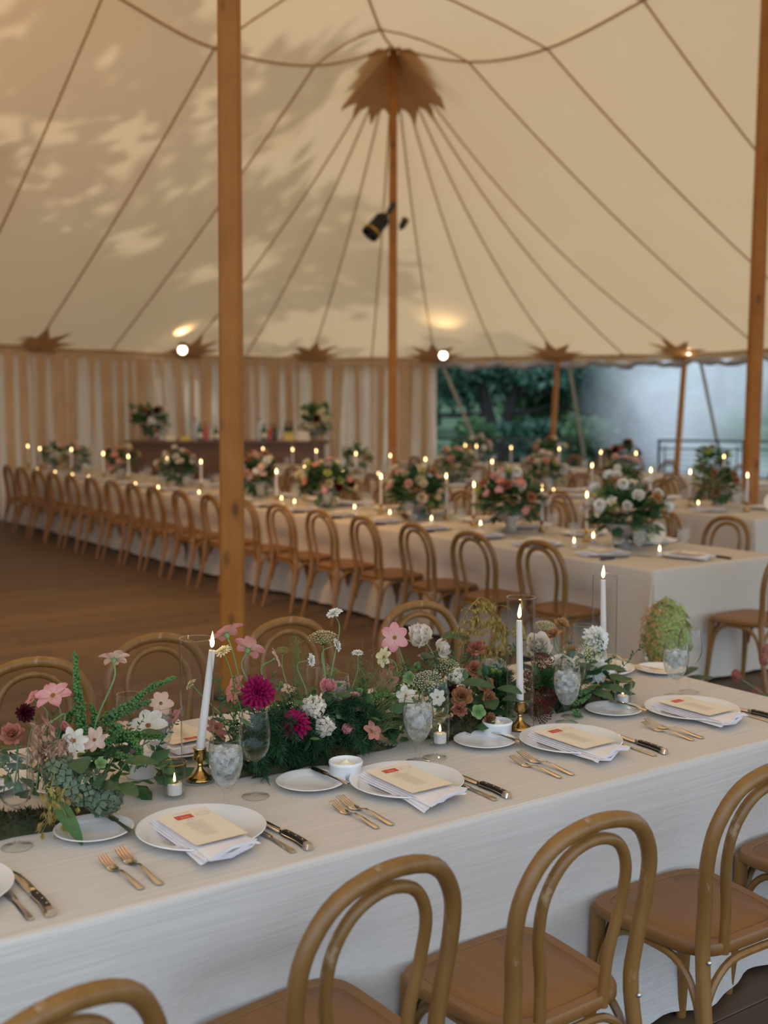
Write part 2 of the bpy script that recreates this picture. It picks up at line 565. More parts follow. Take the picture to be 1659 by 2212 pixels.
FLOWERS1 = [
    ('cosmos', 'pink', 1.476, 2.84, 1.144, 0.0522, (-0.07, 0.42, 0.55)),
    ('cosmos', 'pink', 1.545, 2.84, 1.092, 0.0504, (0.45, 0.29, 0.45)),
    ('cosmos', 'blush', 1.62, 2.82, 1.06, 0.0305, (0.71, -0.38, 0.4)),
    ('cosmos', 'coral', 1.545, 2.92, 0.961, 0.045, (-0.5, -0.01, 0.2)),
    ('cosmos', 'coral', 1.475, 2.9, 0.868, 0.0391, (-0.53, -0.24, -0.3)),
    ('zinnia', 'cream', 1.435, 2.78, 1.111, 0.0267, (-0.43, -0.0, 0.85)),
    ('zinnia', 'cream', 1.389, 2.88, 1.007, 0.021, (-0.63, 0.32, 0.6)),
    ('dahlia', 'magenta', 1.529, 2.76, 0.989, 0.0517, (-0.63, -0.72, 0.25)),
    ('dahlia', 'magenta', 1.619, 2.72, 0.897, 0.0483, (-0.19, -0.54, 0.75)),
    ('scabiosa', 'white', 1.801, 2.8, 1.171, 0.0261, (-0.42, -0.07, 0.85)),
    ('scabiosa', 'white', 1.711, 2.78, 1.051, 0.0204, (0.52, -0.74, 0.2)),
    ('umbel', 'cream', 1.789, 2.84, 1.095, 0.0434, (-0.12, -0.16, 0.95)),
    ('scabiosa', 'white', 1.809, 2.8, 1.078, 0.0235, (0.6, -0.54, 0.3)),
    ('scabiosa', 'white', 1.881, 2.8, 1.046, 0.0185, (-0.12, -0.16, 0.95)),
    ('umbel', 'lime', 1.641, 2.82, 1.08, 0.0204, (-0.12, -0.16, 0.95)),
    ('ranunculus', 'pink', 1.777, 2.8, 0.958, 0.026, (0.01, -0.5, 0.8)),
    ('ranunculus', 'pink', 1.821, 2.74, 0.925, 0.0297, (-0.13, -0.88, 0.1)),
    ('ranunculus', 'pink', 1.795, 2.72, 0.862, 0.0217, (-0.21, -0.47, -0.6)),
    ('cosmos', 'coral', 1.847, 2.68, 0.847, 0.0332, (0.2, -0.75, 0.5)),
    ('stock', 'ivory', 1.697, 2.74, 0.926, 0.0328, (-0.4, -0.57, 0.6)),
    ('stock', 'ivory', 1.718, 2.72, 0.877, 0.0302, (-0.46, -0.65, 0.3)),
    ('rosebud', 'green', 1.858, 2.76, 0.941, 0.013, (-0.12, -0.52, 0.4)),
    ('hellebore', 'green', 1.786, 2.74, 0.897, 0.0218, (-0.38, -0.71, 0.3)),
    ('umbel', 'lime', 1.828, 2.86, 0.985, 0.0266, (-0.12, -0.16, 0.95)),
    ('rosebud', 'green', 1.611, 2.78, 0.991, 0.01, (-0.29, -0.41, 0.8)),
    ('cosmos', 'blush', 1.686, 2.86, 0.953, 0.0298, (0.05, -0.28, 0.9)),
]
FLOWERS2 = [
    ('cosmos', 'pink', 2.043, 2.84, 1.066, 0.0453, (-0.63, -0.72, 0.25)),
    ('cosmos', 'cream', 1.99, 2.82, 1.016, 0.0325, (-0.78, -0.06, 0.3)),
    ('cosmos', 'coral', 1.989, 2.8, 0.947, 0.035, (-0.62, -0.54, -0.1)),
    ('cosmos', 'ivory', 1.997, 2.72, 0.919, 0.0331, (-0.74, -0.52, 0.2)),
    ('cosmos', 'ivory', 2.113, 2.72, 0.898, 0.027, (-0.24, -0.87, 0.1)),
    ('rose', 'ivory', 2.155, 2.84, 1.044, 0.0447, (-0.58, 0.04, 0.7)),
    ('ranunculus', 'ivory', 2.232, 2.86, 1.003, 0.0313, (0.46, -0.57, 0.3)),
    ('umbel', 'cream', 2.221, 2.82, 0.96, 0.045, (-0.09, -0.3, 0.9)),
    ('umbel', 'sand', 2.092, 2.74, 0.947, 0.0446, (-0.34, -0.31, 0.85)),
    ('lisianthus', 'rose', 2.321, 2.8, 0.94, 0.0327, (-0.24, -0.69, 0.6)),
    ('lisianthus', 'umber', 2.189, 2.7, 0.892, 0.0354, (-0.54, -0.6, 0.5)),
    ('lisianthus', 'rose', 2.331, 2.76, 0.898, 0.0311, (-0.08, -0.8, 0.4)),
    ('lisianthus', 'umber', 2.313, 2.72, 0.862, 0.0307, (0.01, -0.86, 0.3)),
    ('lisianthus', 'rose', 2.38, 2.86, 0.984, 0.0335, (-0.39, -0.21, 0.8)),
    ('lisianthus', 'rose', 2.164, 2.68, 0.865, 0.0256, (-0.62, -0.54, -0.3)),
    ('lisianthus', 'umber', 2.297, 2.7, 0.809, 0.0222, (0.01, -0.86, 0)),
    ('ball_dahlia', 'burgundy', 2.194, 2.76, 0.9, 0.0276, (-0.46, -0.65, 0.3)),
    ('hellebore', 'green', 2.236, 2.68, 0.843, 0.0232, (-0.38, -0.71, 0.3)),
    ('hellebore', 'green', 2.07, 2.8, 0.946, 0.0218, (-0.62, -0.54, 0.3)),
    ('rosebud', 'green', 2.096, 2.8, 0.978, 0.011, (-0.12, -0.52, 0.8)),
    ('cosmos', 'coral', 2.032, 2.86, 0.972, 0.0275, (-0.58, 0.04, 0.5)),
    ('hellebore', 'lime', 2.415, 2.82, 0.894, 0.029, (-0.35, -0.49, 0.7)),
    ('stock', 'ivory', 2.231, 2.78, 0.934, 0.0279, (-0.24, -0.69, 0.5)),
    ('cosmos', 'mauve', 2.213, 2.92, 0.969, 0.0215, (0.05, -0.28, 0.8)),
]
FLOWERS3 = [
    ('ranunculus', 'ivory', 2.649, 2.86, 0.959, 0.047, (-0.51, -0.56, 0.6)),
    ('ranunculus', 'ivory', 2.696, 2.8, 0.901, 0.0392, (-0.24, -0.87, 0.3)),
    ('dahlia', 'white', 2.886, 2.83, 0.965, 0.0515, (0.12, -0.88, 0.35)),
    ('dahlia', 'white', 2.854, 2.8, 0.864, 0.0494, (-0.44, -0.79, 0.2)),
    ('umbel', 'cream', 2.688, 2.88, 1.022, 0.0383, (-0.12, -0.16, 0.95)),
    ('umbel', 'lime', 2.859, 2.84, 0.954, 0.0405, (-0.25, -0.19, 0.9)),
    ('umbel', 'cream', 2.82, 2.8, 0.91, 0.0506, (-0.32, -0.63, 0.6)),
    ('umbel', 'copper', 2.787, 2.86, 0.971, 0.0387, (-0.23, -0.33, 0.9)),
    ('lisianthus', 'tan', 2.788, 2.9, 1.012, 0.0296, (0.13, -0.34, 0.8)),
    ('lisianthus', 'tan', 2.731, 2.88, 0.987, 0.0308, (-0.34, -0.13, 0.8)),
    ('sedum', 'wine', 2.605, 2.8, 0.926, 0.0342, (-0.4, -0.57, 0.6)),
    ('sedum', 'wine', 2.511, 2.7, 0.8, 0.0387, (-0.49, -0.69, 0.4)),
    ('sedum', 'wine', 2.571, 2.74, 0.827, 0.0336, (-0.41, -0.75, 0.4)),
    ('sedum', 'copper', 2.555, 2.8, 0.871, 0.0354, (-0.57, -0.46, 0.5)),
    ('sedum', 'copper', 2.53, 2.76, 0.822, 0.0291, (-0.71, -0.48, 0.2)),
    ('rosebud', 'green', 2.838, 2.72, 0.762, 0.0166, (0.42, -0.79, 0.2)),
    ('umbel', 'lime', 2.628, 2.78, 0.899, 0.0178, (-0.46, -0.65, 0.5)),
    ('lisianthus', 'tan', 2.82, 2.88, 0.918, 0.0265, (-0.23, -0.33, 0.8)),
]
SPIKES = [
    [(1.054, 2.8, 0.926), (1.042, 2.8, 1.011), (1.038, 2.8, 1.082), (1.037, 2.8, 1.153)],
    [(1.131, 2.86, 0.948), (1.189, 2.86, 0.975), (1.255, 2.86, 1.015), (1.332, 2.86, 1.039)],
    [(1.168, 2.92, 0.941), (1.227, 2.92, 0.957), (1.287, 2.92, 0.966)],
    [(1.118, 2.78, 0.956), (1.16, 2.78, 0.925), (1.191, 2.78, 0.883), (1.2, 2.78, 0.839)],
    [(1.138, 2.8, 0.924), (1.2, 2.8, 0.914), (1.267, 2.8, 0.9)],
    [(1.079, 2.84, 0.924), (1.099, 2.84, 0.957), (1.088, 2.84, 1.007)],
    [(1.007, 2.84, 0.936), (1.032, 2.84, 0.986), (1.075, 2.84, 1.009)],
    [(1.072, 2.76, 0.921), (1.12, 2.76, 0.889), (1.163, 2.76, 0.875)],
    [(1.061, 2.78, 0.9), (1.111, 2.78, 0.921), (1.145, 2.78, 0.94)],
    [(2.705, 2.74, 0.815), (2.758, 2.74, 0.82), (2.8, 2.74, 0.836)],
    [(2.665, 2.72, 0.795), (2.717, 2.72, 0.799), (2.749, 2.72, 0.813)],
    [(2.641, 2.68, 0.784), (2.679, 2.68, 0.74), (2.7, 2.68, 0.714)],
    [(1.959, 2.8, 0.912), (2.01, 2.8, 0.919), (2.061, 2.8, 0.919)],
    [(1.899, 2.76, 0.916), (1.948, 2.76, 0.922), (2.001, 2.76, 0.9)],
]
OATS = [
    ([(0.929, 2.74, 0.893), (0.923, 2.74, 0.963), (0.95, 2.74, 1.01)], 0, 16),
    ([(0.934, 2.72, 0.898), (0.952, 2.72, 0.951), (0.987, 2.72, 0.974)], 0, 18),
    ([(0.9, 2.7, 0.932), (0.89, 2.7, 0.978), (0.897, 2.7, 1.022)], 0, 14),
    ([(0.948, 2.68, 0.917), (0.955, 2.68, 0.949), (0.95, 2.68, 0.973)], 0, 12),
    ([(0.941, 2.6, 0.895), (0.929, 2.6, 0.88), (0.906, 2.6, 0.841), (0.893, 2.6, 0.811)], 1, 14),
    ([(0.916, 2.62, 0.927), (0.904, 2.62, 0.885), (0.879, 2.62, 0.857)], 1, 10),
    ([(2.295, 2.86, 0.955), (2.295, 2.86, 1.044), (2.341, 2.86, 1.113), (2.398, 2.86, 1.151), (2.452, 2.86, 1.116)], 1, 34),
    ([(2.323, 2.86, 0.966), (2.332, 2.86, 1.054), (2.379, 2.86, 1.094), (2.408, 2.86, 1.068)], 1, 24),
    ([(2.488, 2.86, 0.93), (2.493, 2.86, 1.021), (2.452, 2.86, 1.093), (2.422, 2.86, 1.067)], 1, 30),
    ([(2.495, 2.88, 0.91), (2.519, 2.88, 0.968), (2.514, 2.88, 1.03), (2.484, 2.88, 1.064)], 1, 26),
    ([(2.54, 2.84, 0.942), (2.549, 2.84, 1.017), (2.534, 2.84, 1.065)], 1, 14),
    ([(2.502, 2.9, 0.92), (2.472, 2.9, 0.97), (2.462, 2.9, 1.01)], 1, 16),
]
TAPERS = [
    ('T2', 5.7, 17.114, 1.1),
    ('T2', 5.7, 16.597, 1.083),
    ('T2', 5.8, 15.62, 1.101),
    ('T2', 5.7, 14.234, 1.099),
    ('T2', 5.7, 13.445, 1.095),
    ('T2', 5.8500000000000005, 12.668, 1.1),
    ('T2', 5.8500000000000005, 11.795, 1.099),
    ('T2', 5.7, 9.879, 1.092),
    ('T2', 6.2, 10.178, 1.106),
    ('T2', 6.0, 8.552, 1.102),
    ('T2', 6.2, 7.872, 1.134),
    ('T2', 6.05, 7.321, 1.102),
    ('T2', 6.2, 6.684, 1.108),
    ('T2', 6.05, 6.053, 1.103),
    ('T3', 8.7, 15.473, 1.043),
    ('T3', 8.7, 14.61, 1.066),
    ('T3', 8.7, 13.97, 1.068),
    ('T3', 8.7, 12.976, 1.067),
    ('T3', 8.7, 12.195, 1.072),
    ('T3', 8.7, 11.457, 1.056),
    ('T3', 8.7, 10.21, 1.081),
    ('T3', 8.85, 8.787, 1.099),
    ('T3', 8.7, 7.846, 1.101),
    ('T3', 8.799999999999999, 7.447, 1.1),
    ('T3', 8.85, 6.829, 1.099),
    ('T4', 11.7, 14.379, 1.059),
    ('T4', 11.7, 14.108, 1.06),
    ('T4', 11.7, 13.299, 1.065),
    ('T4', 11.7, 12.27, 1.08),
    ('T4', 11.7, 11.455, 1.064),
    ('T4', 11.7, 10.815, 1.075),
    ('T4', 11.7, 9.384, 1.088),
]
VOTIVES2 = [
    (5.219, 15.987),
    (5.325, 15.298),
    (5.247, 14.664),
    (5.276, 14.107),
    (5.411, 12.661),
    (5.434, 12.043),
    (5.496, 11.136),
    (5.824, 9.999),
    (5.741, 9.613),
    (5.889, 8.808),
    (5.848, 8.204),
    (5.832, 7.596),
    (5.907, 7.065),
    (5.701, 5.819),
    (6.023, 5.959),
    (5.838, 5.176),
    (6.046, 5.977),
]
# roof anchor points
ROOF_PEAK = (9.651, 13.458, 6.53)
ROOF_LEFT_TOP = [(7.865, 12.613, 5.835), (6.062, 11.755, 5.543), (4.454, 10.809, 5.584), (3.033, 9.853, 5.635), (1.657, 8.866, 5.679)]
ROOF_RIGHT_TOP = [(9.395, 11.533, 5.879), (9.464, 10.212, 5.739), (9.746, 9.034, 6.009), (9.907, 7.697, 6.328), (9.65, 5.92, 6.393)]
ROOF_RIDGE = [(8.52, 12.151, 6.26), (7.291, 10.888, 6.437), (6.118, 9.635, 6.265), (5.03, 8.322, 6.082), (4.006, 6.964, 5.866)]
ROOF_LEFT_BOT = [(7.821, 19.081, 2.597), (6.23, 18.245, 2.596), (4.619, 17.179, 2.6), (3.059, 16.076, 2.586), (1.6, 14.78, 2.579)]
ROOF_FAN_BOT = [(9.458, 19.639, 2.596), (10.828, 19.897, 2.59), (12.212, 19.777, 2.598), (13.348, 19.343, 2.599), (14.372, 18.621, 2.599), (15.184, 17.68, 2.598), (15.725, 16.565, 2.603), (16.233, 15.349, 2.594), (16.525, 14.165, 2.597)]
ROOF_RIGHT_BOT = [(16.335, 12.402, 2.597), (15.877, 10.583, 2.6), (15.306, 9.028, 2.607), (14.471, 7.414, 2.582), (13.401, 5.721, 2.556)]

# ================================================================ the setting
floor = thing('floor', 'dark wood plank floor under the tent', None, kind='structure')
ob('subfloor', MB().box((6, 7, -0.03), (34, 36, 0.04)).mesh('subfloor', M['gap'], False), floor)
PLW, PLL = 0.19, 1.52
plank_mesh = MB().box((PLL / 2, PLW / 2, -0.004), (PLL - 0.004, PLW - 0.004, 0.012), bev=0.002).mesh('plank', M['floor'], False)
near_cells, far_v, far_f = 0, [], []
def in_view(x, y):
    return ((-1.6 < x < 4.9 and 3.45 < y < 11.2) or (0.6 < x < 5.2 and 0.9 < y < 2.2) or (3.3 < x < 7.4 and 2.2 <= y < 4.7))
far = MB()
for j in range(-50, 120):
    y = j * PLW
    off = R.uniform(0, PLL)
    for i in range(-7, 13):
        x = i * PLL + off
        if not (-10 < x < 17 and -8 < y < 20):
            continue
        if in_view(x + PLL / 2, y) and near_cells < 300:
            near_cells += 1
            ob('plank', plank_mesh, floor, (x, y, R.uniform(-.0012, .0012)))
        else:
            far.box((x + PLL / 2, y + PLW / 2, -0.004), (PLL - 0.004, PLW - 0.004, 0.012))
ob('plank_field', far.mesh('plank_field', M['floor'], False), floor, kind='stuff')

# ---------------------------------------------------------------- tent roof: seams from the peak and the ridge ropes down to the eave
RS = 1.15
EAVE = 2.60
def T3(X, Y, h):
    return C(X * RS, Y * RS, 1.78 + (h - 1.78) * RS)
def more(pts, X, Y, h):
    return [Vector(p) for p in pts] + [T3(x, y, z) for x, y, z in zip(X, Y, h)]
PEAK = Vector(ROOF_PEAK)
left_top = more(ROOF_LEFT_TOP, (-4.7, -5.2, -5.4), (4.6, 1.6, -2), (5.9, 5.6, 5.2))
right_top = more(ROOF_RIGHT_TOP, (5.0, 5.3, 5.4), (6.2, 2.6, -1), (5.9, 5.6, 5.2))
ridge = more(ROOF_RIDGE, (-.3, 0, 0), (4.8, 1.6, -2), (6.4, 6.1, 5.7))
left_bot = more(ROOF_LEFT_BOT, (-7.2, -7.5, -7.6), (8.5, 4, -1), (2.5, 2.5, 2.5))
right_bot = more(ROOF_RIGHT_BOT, (7.6, 7.8, 7.9), (8, 4, 0), (2.5, 2.5, 2.5))
fan_bot = [Vector(p) for p in ROOF_FAN_BOT]

def seam_curve(top, bot, sag, n=16):
    out = []
    for i in range(n + 1):
        t = i / n
        p = top.lerp(bot, t)
        p.z -= sag * 4 * t * (1 - t) * (1 - .35 * t)
        out.append(p)
    return out
seams = []
for i in range(7, -1, -1):
    seams.append(seam_curve(left_top[i], left_bot[i], 0.10))
for i, b in enumerate(fan_bot):
    seams.append(seam_curve(PEAK, b, 0.30 + 0.03 * i))
for i in range(8):
    seams.append(seam_curve(right_top[i], right_bot[i], 0.18))

ceiling = thing('ceiling', 'cream sailcloth tent roof of sewn panels', None, kind='structure')
def panel(a, b, k=4):
    n = len(a) - 1
    def fn(s, t):
        p = a[round(t * n)].lerp(b[round(t * n)], s)
        p.z -= 0.05 * 4 * s * (1 - s) * 4 * t * (1 - t)
        return p
    return MB().grid(fn, k, n).mesh('canvas_panel', M['canvas'])
for a, b in zip(seams, seams[1:]):
    ob('canvas_panel', panel(a, b), ceiling)
Lc = [PEAK] + left_top
Rc = [PEAK] + right_top
Gc = [PEAK] + ridge
def crossrow(k):
    out = []
    for i in range(9):
        s = i / 8
        if s <= .5:
            t = s * 2
            p = Lc[k].lerp(Gc[k], t)
        else:
            t = s * 2 - 1
            p = Gc[k].lerp(Rc[k], t)
        bul = (0.10 if k else 0) * 4 * t * (1 - t)
        p.z += bul * .6
        out.append(p)
    return out
for k in range(8):
    a, b = crossrow(k), crossrow(k + 1)
    for h in (0, 1):
        def fn(s, t, h=h):
            i = h * 4 + round(s * 4)
            p = a[i].lerp(b[i], t)
            return p
        ob('ridge_panel', MB().grid(fn, 4, 5).mesh('ridge_panel', M['canvas']), ceiling)
def seam_ob(pts, r=0.013, nm='seam'):
    d = Vector((0, 0, -0.012))
    ob(nm, MB().tube([p + d for p in pts], r, 5).mesh(nm, M['seam']), ceiling)
for s_ in seams:
    seam_ob(s_)
for k in range(1, 8):
    seam_ob(crossrow(k))
for cv in (Lc, Rc, Gc):
    seam_ob(cr(cv[:6], 40), 0.016, 'ridge_rope')
eave_pts = [s_[-1] for s_ in seams]
seam_ob(cr(eave_pts, 120), 0.03, 'eave_rope')
# short valance under the eave
val = MB()
ev = cr(eave_pts, 160)
val.grid(lambda s, t: ev[round(s * 160)] + Vector((0, 0, -0.13 * t)), 160, 1)
ob('valance', val.mesh('valance', M['patch']), ceiling)

# fluted brown peak patch
pk = MB()
def slope(phi):
    # phi measured from straight away from the lens; the roof falls steeply behind and gently in front
    d = (1 + math.cos(phi)) / 2
    return math.tan(math.radians(14 + 34 * min(1, d * 1.5)))
nst = 14
def star_pt(q, lvl):
    phi = 2 * PI * q / (nst * 4)
    r_out = 0.74 if q % 4 == 0 else (0.56 if q % 4 == 2 else 0.645)
    r = (0.07, 0.25, 0.45, r_out)[lvl]
    if lvl == 2:
        r *= 1.0 if q % 4 == 0 else .95
    fl = 0.025 * math.cos(PI * q / 2 * 2) * (lvl / 3)
    base = C(math.sin(phi) * r, math.cos(phi) * r)
    return Vector((PEAK.x + base.x, PEAK.y + base.y, PEAK.z - 0.03 - r * slope(phi) - fl))
v_, f_ = [], []
nq = nst * 4
for lv in range(4):
    v_ += [star_pt(q, lv) for q in range(nq)]
for lv in range(3):
    for q in range(nq):
        f_.append((lv * nq + q, lv * nq + (q + 1) % nq, (lv + 1) * nq + (q + 1) % nq, (lv + 1) * nq + q))
pk.add(v_, f_)
ob('peak_patch', pk.mesh('peak_patch', M['patch'], True, 20), ceiling)

# eave stars at the side poles
def eave_star(i):
    p = seams[i][-1]
    q = seams[i][-3]
    d = (q - p).normalized()
    side = d.cross(Vector((0, 0, 1))).normalized()
    n = side.cross(d).normalized()
    if n.z > 0:
        n = -n
    c = p + d * 0.18 + n * 0.05
    mb = MB()
    v = [c + n * 0.06]
    for k in range(16):
        a = 2 * PI * k / 16
        r = 0.60 if k % 2 == 0 else 0.27
        v.append(c + d * math.cos(a) * r * .95 + side * math.sin(a) * r + n * (0.01 if k % 2 else -.02))
    mb.add(v, [(0, 1 + k, 1 + (k + 1) % 16) for k in range(16)])
    ob('eave_star', mb.mesh('eave_star', M['patch'], False), ceiling)
fan0 = 8
STAR = [fan0 - 2, fan0, fan0 + 2, fan0 + 4, fan0 + 6, fan0 + 8, fan0 + 10]
for i in STAR:
    eave_star(i)

# ---------------------------------------------------------------- poles
M['rail_black'] = pmat('foot_black', (0.03, 0.028, 0.026), rough=0.5)
def pole(name, base, top, w0, w1, label):
    base, top = Vector(base), Vector(top)
    h = top.z - base.z
    mb = MB()
    prof = []
    for k in range(9):
        t = k / 8
        w = (w0 + (w1 - w0) * t) / 2
        c = w * .22
        cx = (top.x - base.x) * t
        cyy = (top.y - base.y) * t
        ring = [(w, -w + c), (w, w - c), (w - c, w), (-w + c, w), (-w, w - c), (-w, -w + c), (-w + c, -w), (w - c, -w)]
        prof.append([(cx + a * CA + b * SA, cyy - a * SA + b * CA, h * t) for a, b in ring])
    v = [p for r_ in prof for p in r_]
    f = [(j * 8 + k, j * 8 + (k + 1) % 8, (j + 1) * 8 + (k + 1) % 8, (j + 1) * 8 + k) for j in range(8) for k in range(8)]
    f += [tuple(range(7, -1, -1)), tuple(64 + k for k in range(8))]
    mb.add(v, f)
    t = thing(name, label, 'tent pole', tuple(base), group='tall wooden tent poles')
    ob('shaft', mb.mesh('shaft', M['pole'], True, 30), t)
    ob('base_plate', MB().lathe([(0, 0.004), (w0 * .9, 0.004), (w0 * .9, 0.02), (w0 * .6, 0.03)], 16).mesh('base_plate', M['rail_black']), t, label='round dark foot plate')
    return t
mb_ = C(0.115, 16.56)
pole('tent_pole', (mb_.x, mb_.y, 0), (PEAK.x, PEAK.y, PEAK.z - 0.05), 0.135, 0.10, 'slim wooden pole rising to the brown peak patch')
pole('tent_pole', tuple(C(-0.905, 6.95)), tuple(C(-0.85, 6.82, 6.3)), 0.138, 0.110, 'thick wooden pole standing just behind the garland table')
pole('tent_pole', tuple(C(3.61, 11.62)), tuple(C(3.63, 11.55, 6.3)), 0.140, 0.108, 'wooden pole behind the rear table by the smoke')
pole('tent_pole', tuple(C(-4.40, 13.0)), tuple(C(-4.40, 13.0, 4.9)), 0.14, 0.11, 'wooden pole beyond the curtain corner carrying a spotlight')

def spot(name, loc, aim, label, s=1.0, watts=0.0, cone=120):
    t = thing(name, label, 'spotlight', tuple(loc), group='pole spotlights')
    b = basis(aim)
    h = MB().lathe([(0, -.11), (.045, -.105), (.062, -.08), (.066, .06), (.075, .10), (.066, .10), (.05, .04), (0, .03)], 16)
    h.v = [tuple(b @ Vector(p) * s) for p in h.v]
    ob('housing', h.mesh('housing', M['lamp_black']), t)
    g = MB().lathe([(.069, .055), (.076, .055), (.076, .072), (.069, .072)], 16)
    g.v = [tuple(b @ Vector(p) * s) for p in g.v]
    ob('brass_ring', g.mesh('brass_ring', M['brass']), t)
    y = MB().tube([b @ Vector(p) * s for p in ((-.075, 0, 0), (-.085, 0, -.07), (0, 0, -.16), (.085, 0, -.07), (.075, 0, 0))], .009 * s, 6)
    y.tube([b @ Vector((0, 0, -.16)) * s, b @ Vector((0, 0, -.16)) * s + Vector((0.05 * CA, -0.05 * SA, .07)) * s], .02 * s, 8)
    ob('yoke', y.mesh('yoke', M['lamp_black']), t)
    if watts:
        l = bpy.data.lights.new('spotlight_beam', 'SPOT')
        l.energy = watts
        l.color = (1, .50, .16)
        l.shadow_soft_size = .25
        l.spot_size = math.radians(cone)
        l.spot_blend = 1.0
        lo = bpy.data.objects.new('spotlight_beam', l)
        col.objects.link(lo)
        lo.parent = t
        lo.location = tuple(Vector(aim).normalized() * .16 * s)
        lo.rotation_euler = (-Vector(aim)).to_track_quat('Z', 'Y').to_euler()
    return t
M['lamp_black'] = pmat('lamp_black', (0.03, 0.032, 0.03), rough=0.35, metal=0.6)
spot('spotlight', C(-0.10, 16.4, 4.13), C(-.55, -.3, -.7), 'black clamp spotlight with brass ring on the slim pole', 1.7)
spot('spotlight', C(0.27, 16.5, 4.18), C(.4, .3, .8), 'small black lamp on the other side of the slim pole', 0.7)
spot('spotlight', C(-4.22, 12.9, 4.70), C(.55, -.3, -.7), 'black clamp spotlight high on the curtain corner pole', 1.5)
spot('spotlight', C(-.70, 6.75, 4.55), C(-.1, .1, 1.0), 'black uplight strapped high on the thick pole', 1.5, 350, 150)
spot('spotlight', C(-1.12, 6.9, 4.40), C(-.45, .9, -.62), 'black lamp on the thick pole aimed down the chair row', 1.5, 520, 135)

# eave lamps
def eave_lamp(X, Y, z, label):
    p = C(X, Y, z)
    t = thing('eave_lamp', label, 'lamp', tuple(p), group='round lamps under the eave')
    ob('bulb', MB().ball((0, 0, 0), 0.075, 12, 8).mesh('bulb', M['bulb']), t)
    ob('housing', MB().lathe([(0, .115), (.03, .11), (.055, .095), (.06, .06)], 14).mesh('housing', M['lamp_black']), t)
    l = bpy.data.lights.new('eave_lamp_glow', 'SPOT')
    l.energy = 16
    l.color = (1, .82, .52)
    l.shadow_soft_size = 0.05
    l.spot_size = math.radians(110)
    l.spot_blend = 1.0
    lo = bpy.data.objects.new('eave_lamp_glow', l)
    col.objects.link(lo)
    lo.parent = t
    lo.location = (0, 0, 0.14)
    lo.rotation_euler = (PI, 0, 0)
M['bulb'] = emit_mat('bulb', (1.0, 0.90, 0.68), 7.0)
for X, Y, z, lb in ((-3.47, 20.5, 2.62, 'lit round lamp under the eave star above the bar bouquet'), (1.09, 21.9, 2.58, 'lit round lamp where the curtain meets the open side'), (5.35, 20.9, 2.63, 'lit round lamp at the side pole beside the smoke')):
    eave_lamp(X, Y, z, lb)

# side poles and guy straps on the open side
def side_pole(i, lean, label):
    top = seams[i][-1] + Vector((0, 0, -0.02))
    t = thing('side_pole', label, 'tent pole', (top.x + lean[0], top.y + lean[1], 0), group='side poles')
    ob('shaft', MB().tube([(0, 0, 0.01), (-lean[0] / 2, -lean[1] / 2, top.z / 2), (-lean[0], -lean[1], top.z)], [.055, .055, .05], 12).mesh('shaft', M['pole']), t)
    ob('foot', MB().lathe([(0, 0.005), (.09, 0.005), (.09, .02), (.06, .03)], 14).mesh('foot', M['bolt']), t)
lean = C(-.13, 0)
side_pole(fan0 + 6, (lean.x, lean.y), 'slim side pole in front of the oak beside the curtain')
side_pole(fan0 + 8, (lean.x, lean.y), 'slim side pole standing before the smoke')
side_pole(fan0 + 10, (0, 0), 'side pole past the wooden pole beside the smoke')
M['strap'] = pmat('strap_webbing', (0.60, 0.52, 0.38), rough=0.9)
def strap(a, b, label):
    a, b = Vector(a), Vector(b)
    d = (b - a).normalized()
    s_ = Vector((CA, -SA, 0)) * 0.035
    n_ = d.cross(s_).normalized() * 0.003
    mb = MB()
    v = [a - s_ - n_, a + s_ - n_, b + s_ - n_, b - s_ - n_, a - s_ + n_, a + s_ + n_, b + s_ + n_, b - s_ + n_]
    mb.add(v, [(0, 1, 2, 3), (7, 6, 5, 4), (0, 4, 5, 1), (1, 5, 6, 2), (2, 6, 7, 3), (3, 7, 4, 0)])
    ob('guy_strap', mb.mesh('guy_strap', M['strap'], False), None, label=label, cat='strap', group='guy straps')
def at_depth(px, py, d):
    return C((px - 829.5) / 2550 * d, d, 1.78 - (py - 862) / 2550 * d)
strap(at_depth(957, 795, 23.5), C(2.55, 26.0, -.35), 'pale guy strap slanting beside the curtain edge')
strap(at_depth(1226, 785, 22.7), C(4.6, 26.2, -.35), 'pale guy strap behind the oak side pole')
strap(at_depth(1508, 782, 21.2), C(7.2, 24.5, -.35), 'pale guy strap slanting across the smoke')

# rolled clear side wall under the open eave
M['vinyl'] = pmat('rolled_vinyl', (0.50, 0.52, 0.54), (0.28, 0.29, 0.30), s=5, rough=0.25, scale=(1, 1, 4))
rv = cr([p + Vector((0, 0, -.17)) for p in eave_pts[fan0 + 4:fan0 + 13]], 70)
rv = [p + Vector((0, 0, 0.035 * math.sin(i * .9) + .02 * math.sin(i * 2.3))) for i, p in enumerate(rv)]
ob('rolled_side_wall', MB().tube(rv, [0.06 + .018 * math.sin(i * 1.7) for i in range(len(rv))], 8).mesh('rolled_side_wall', M['vinyl']), None, label='rolled clear plastic side wall tied under the open eave', cat='tent wall')

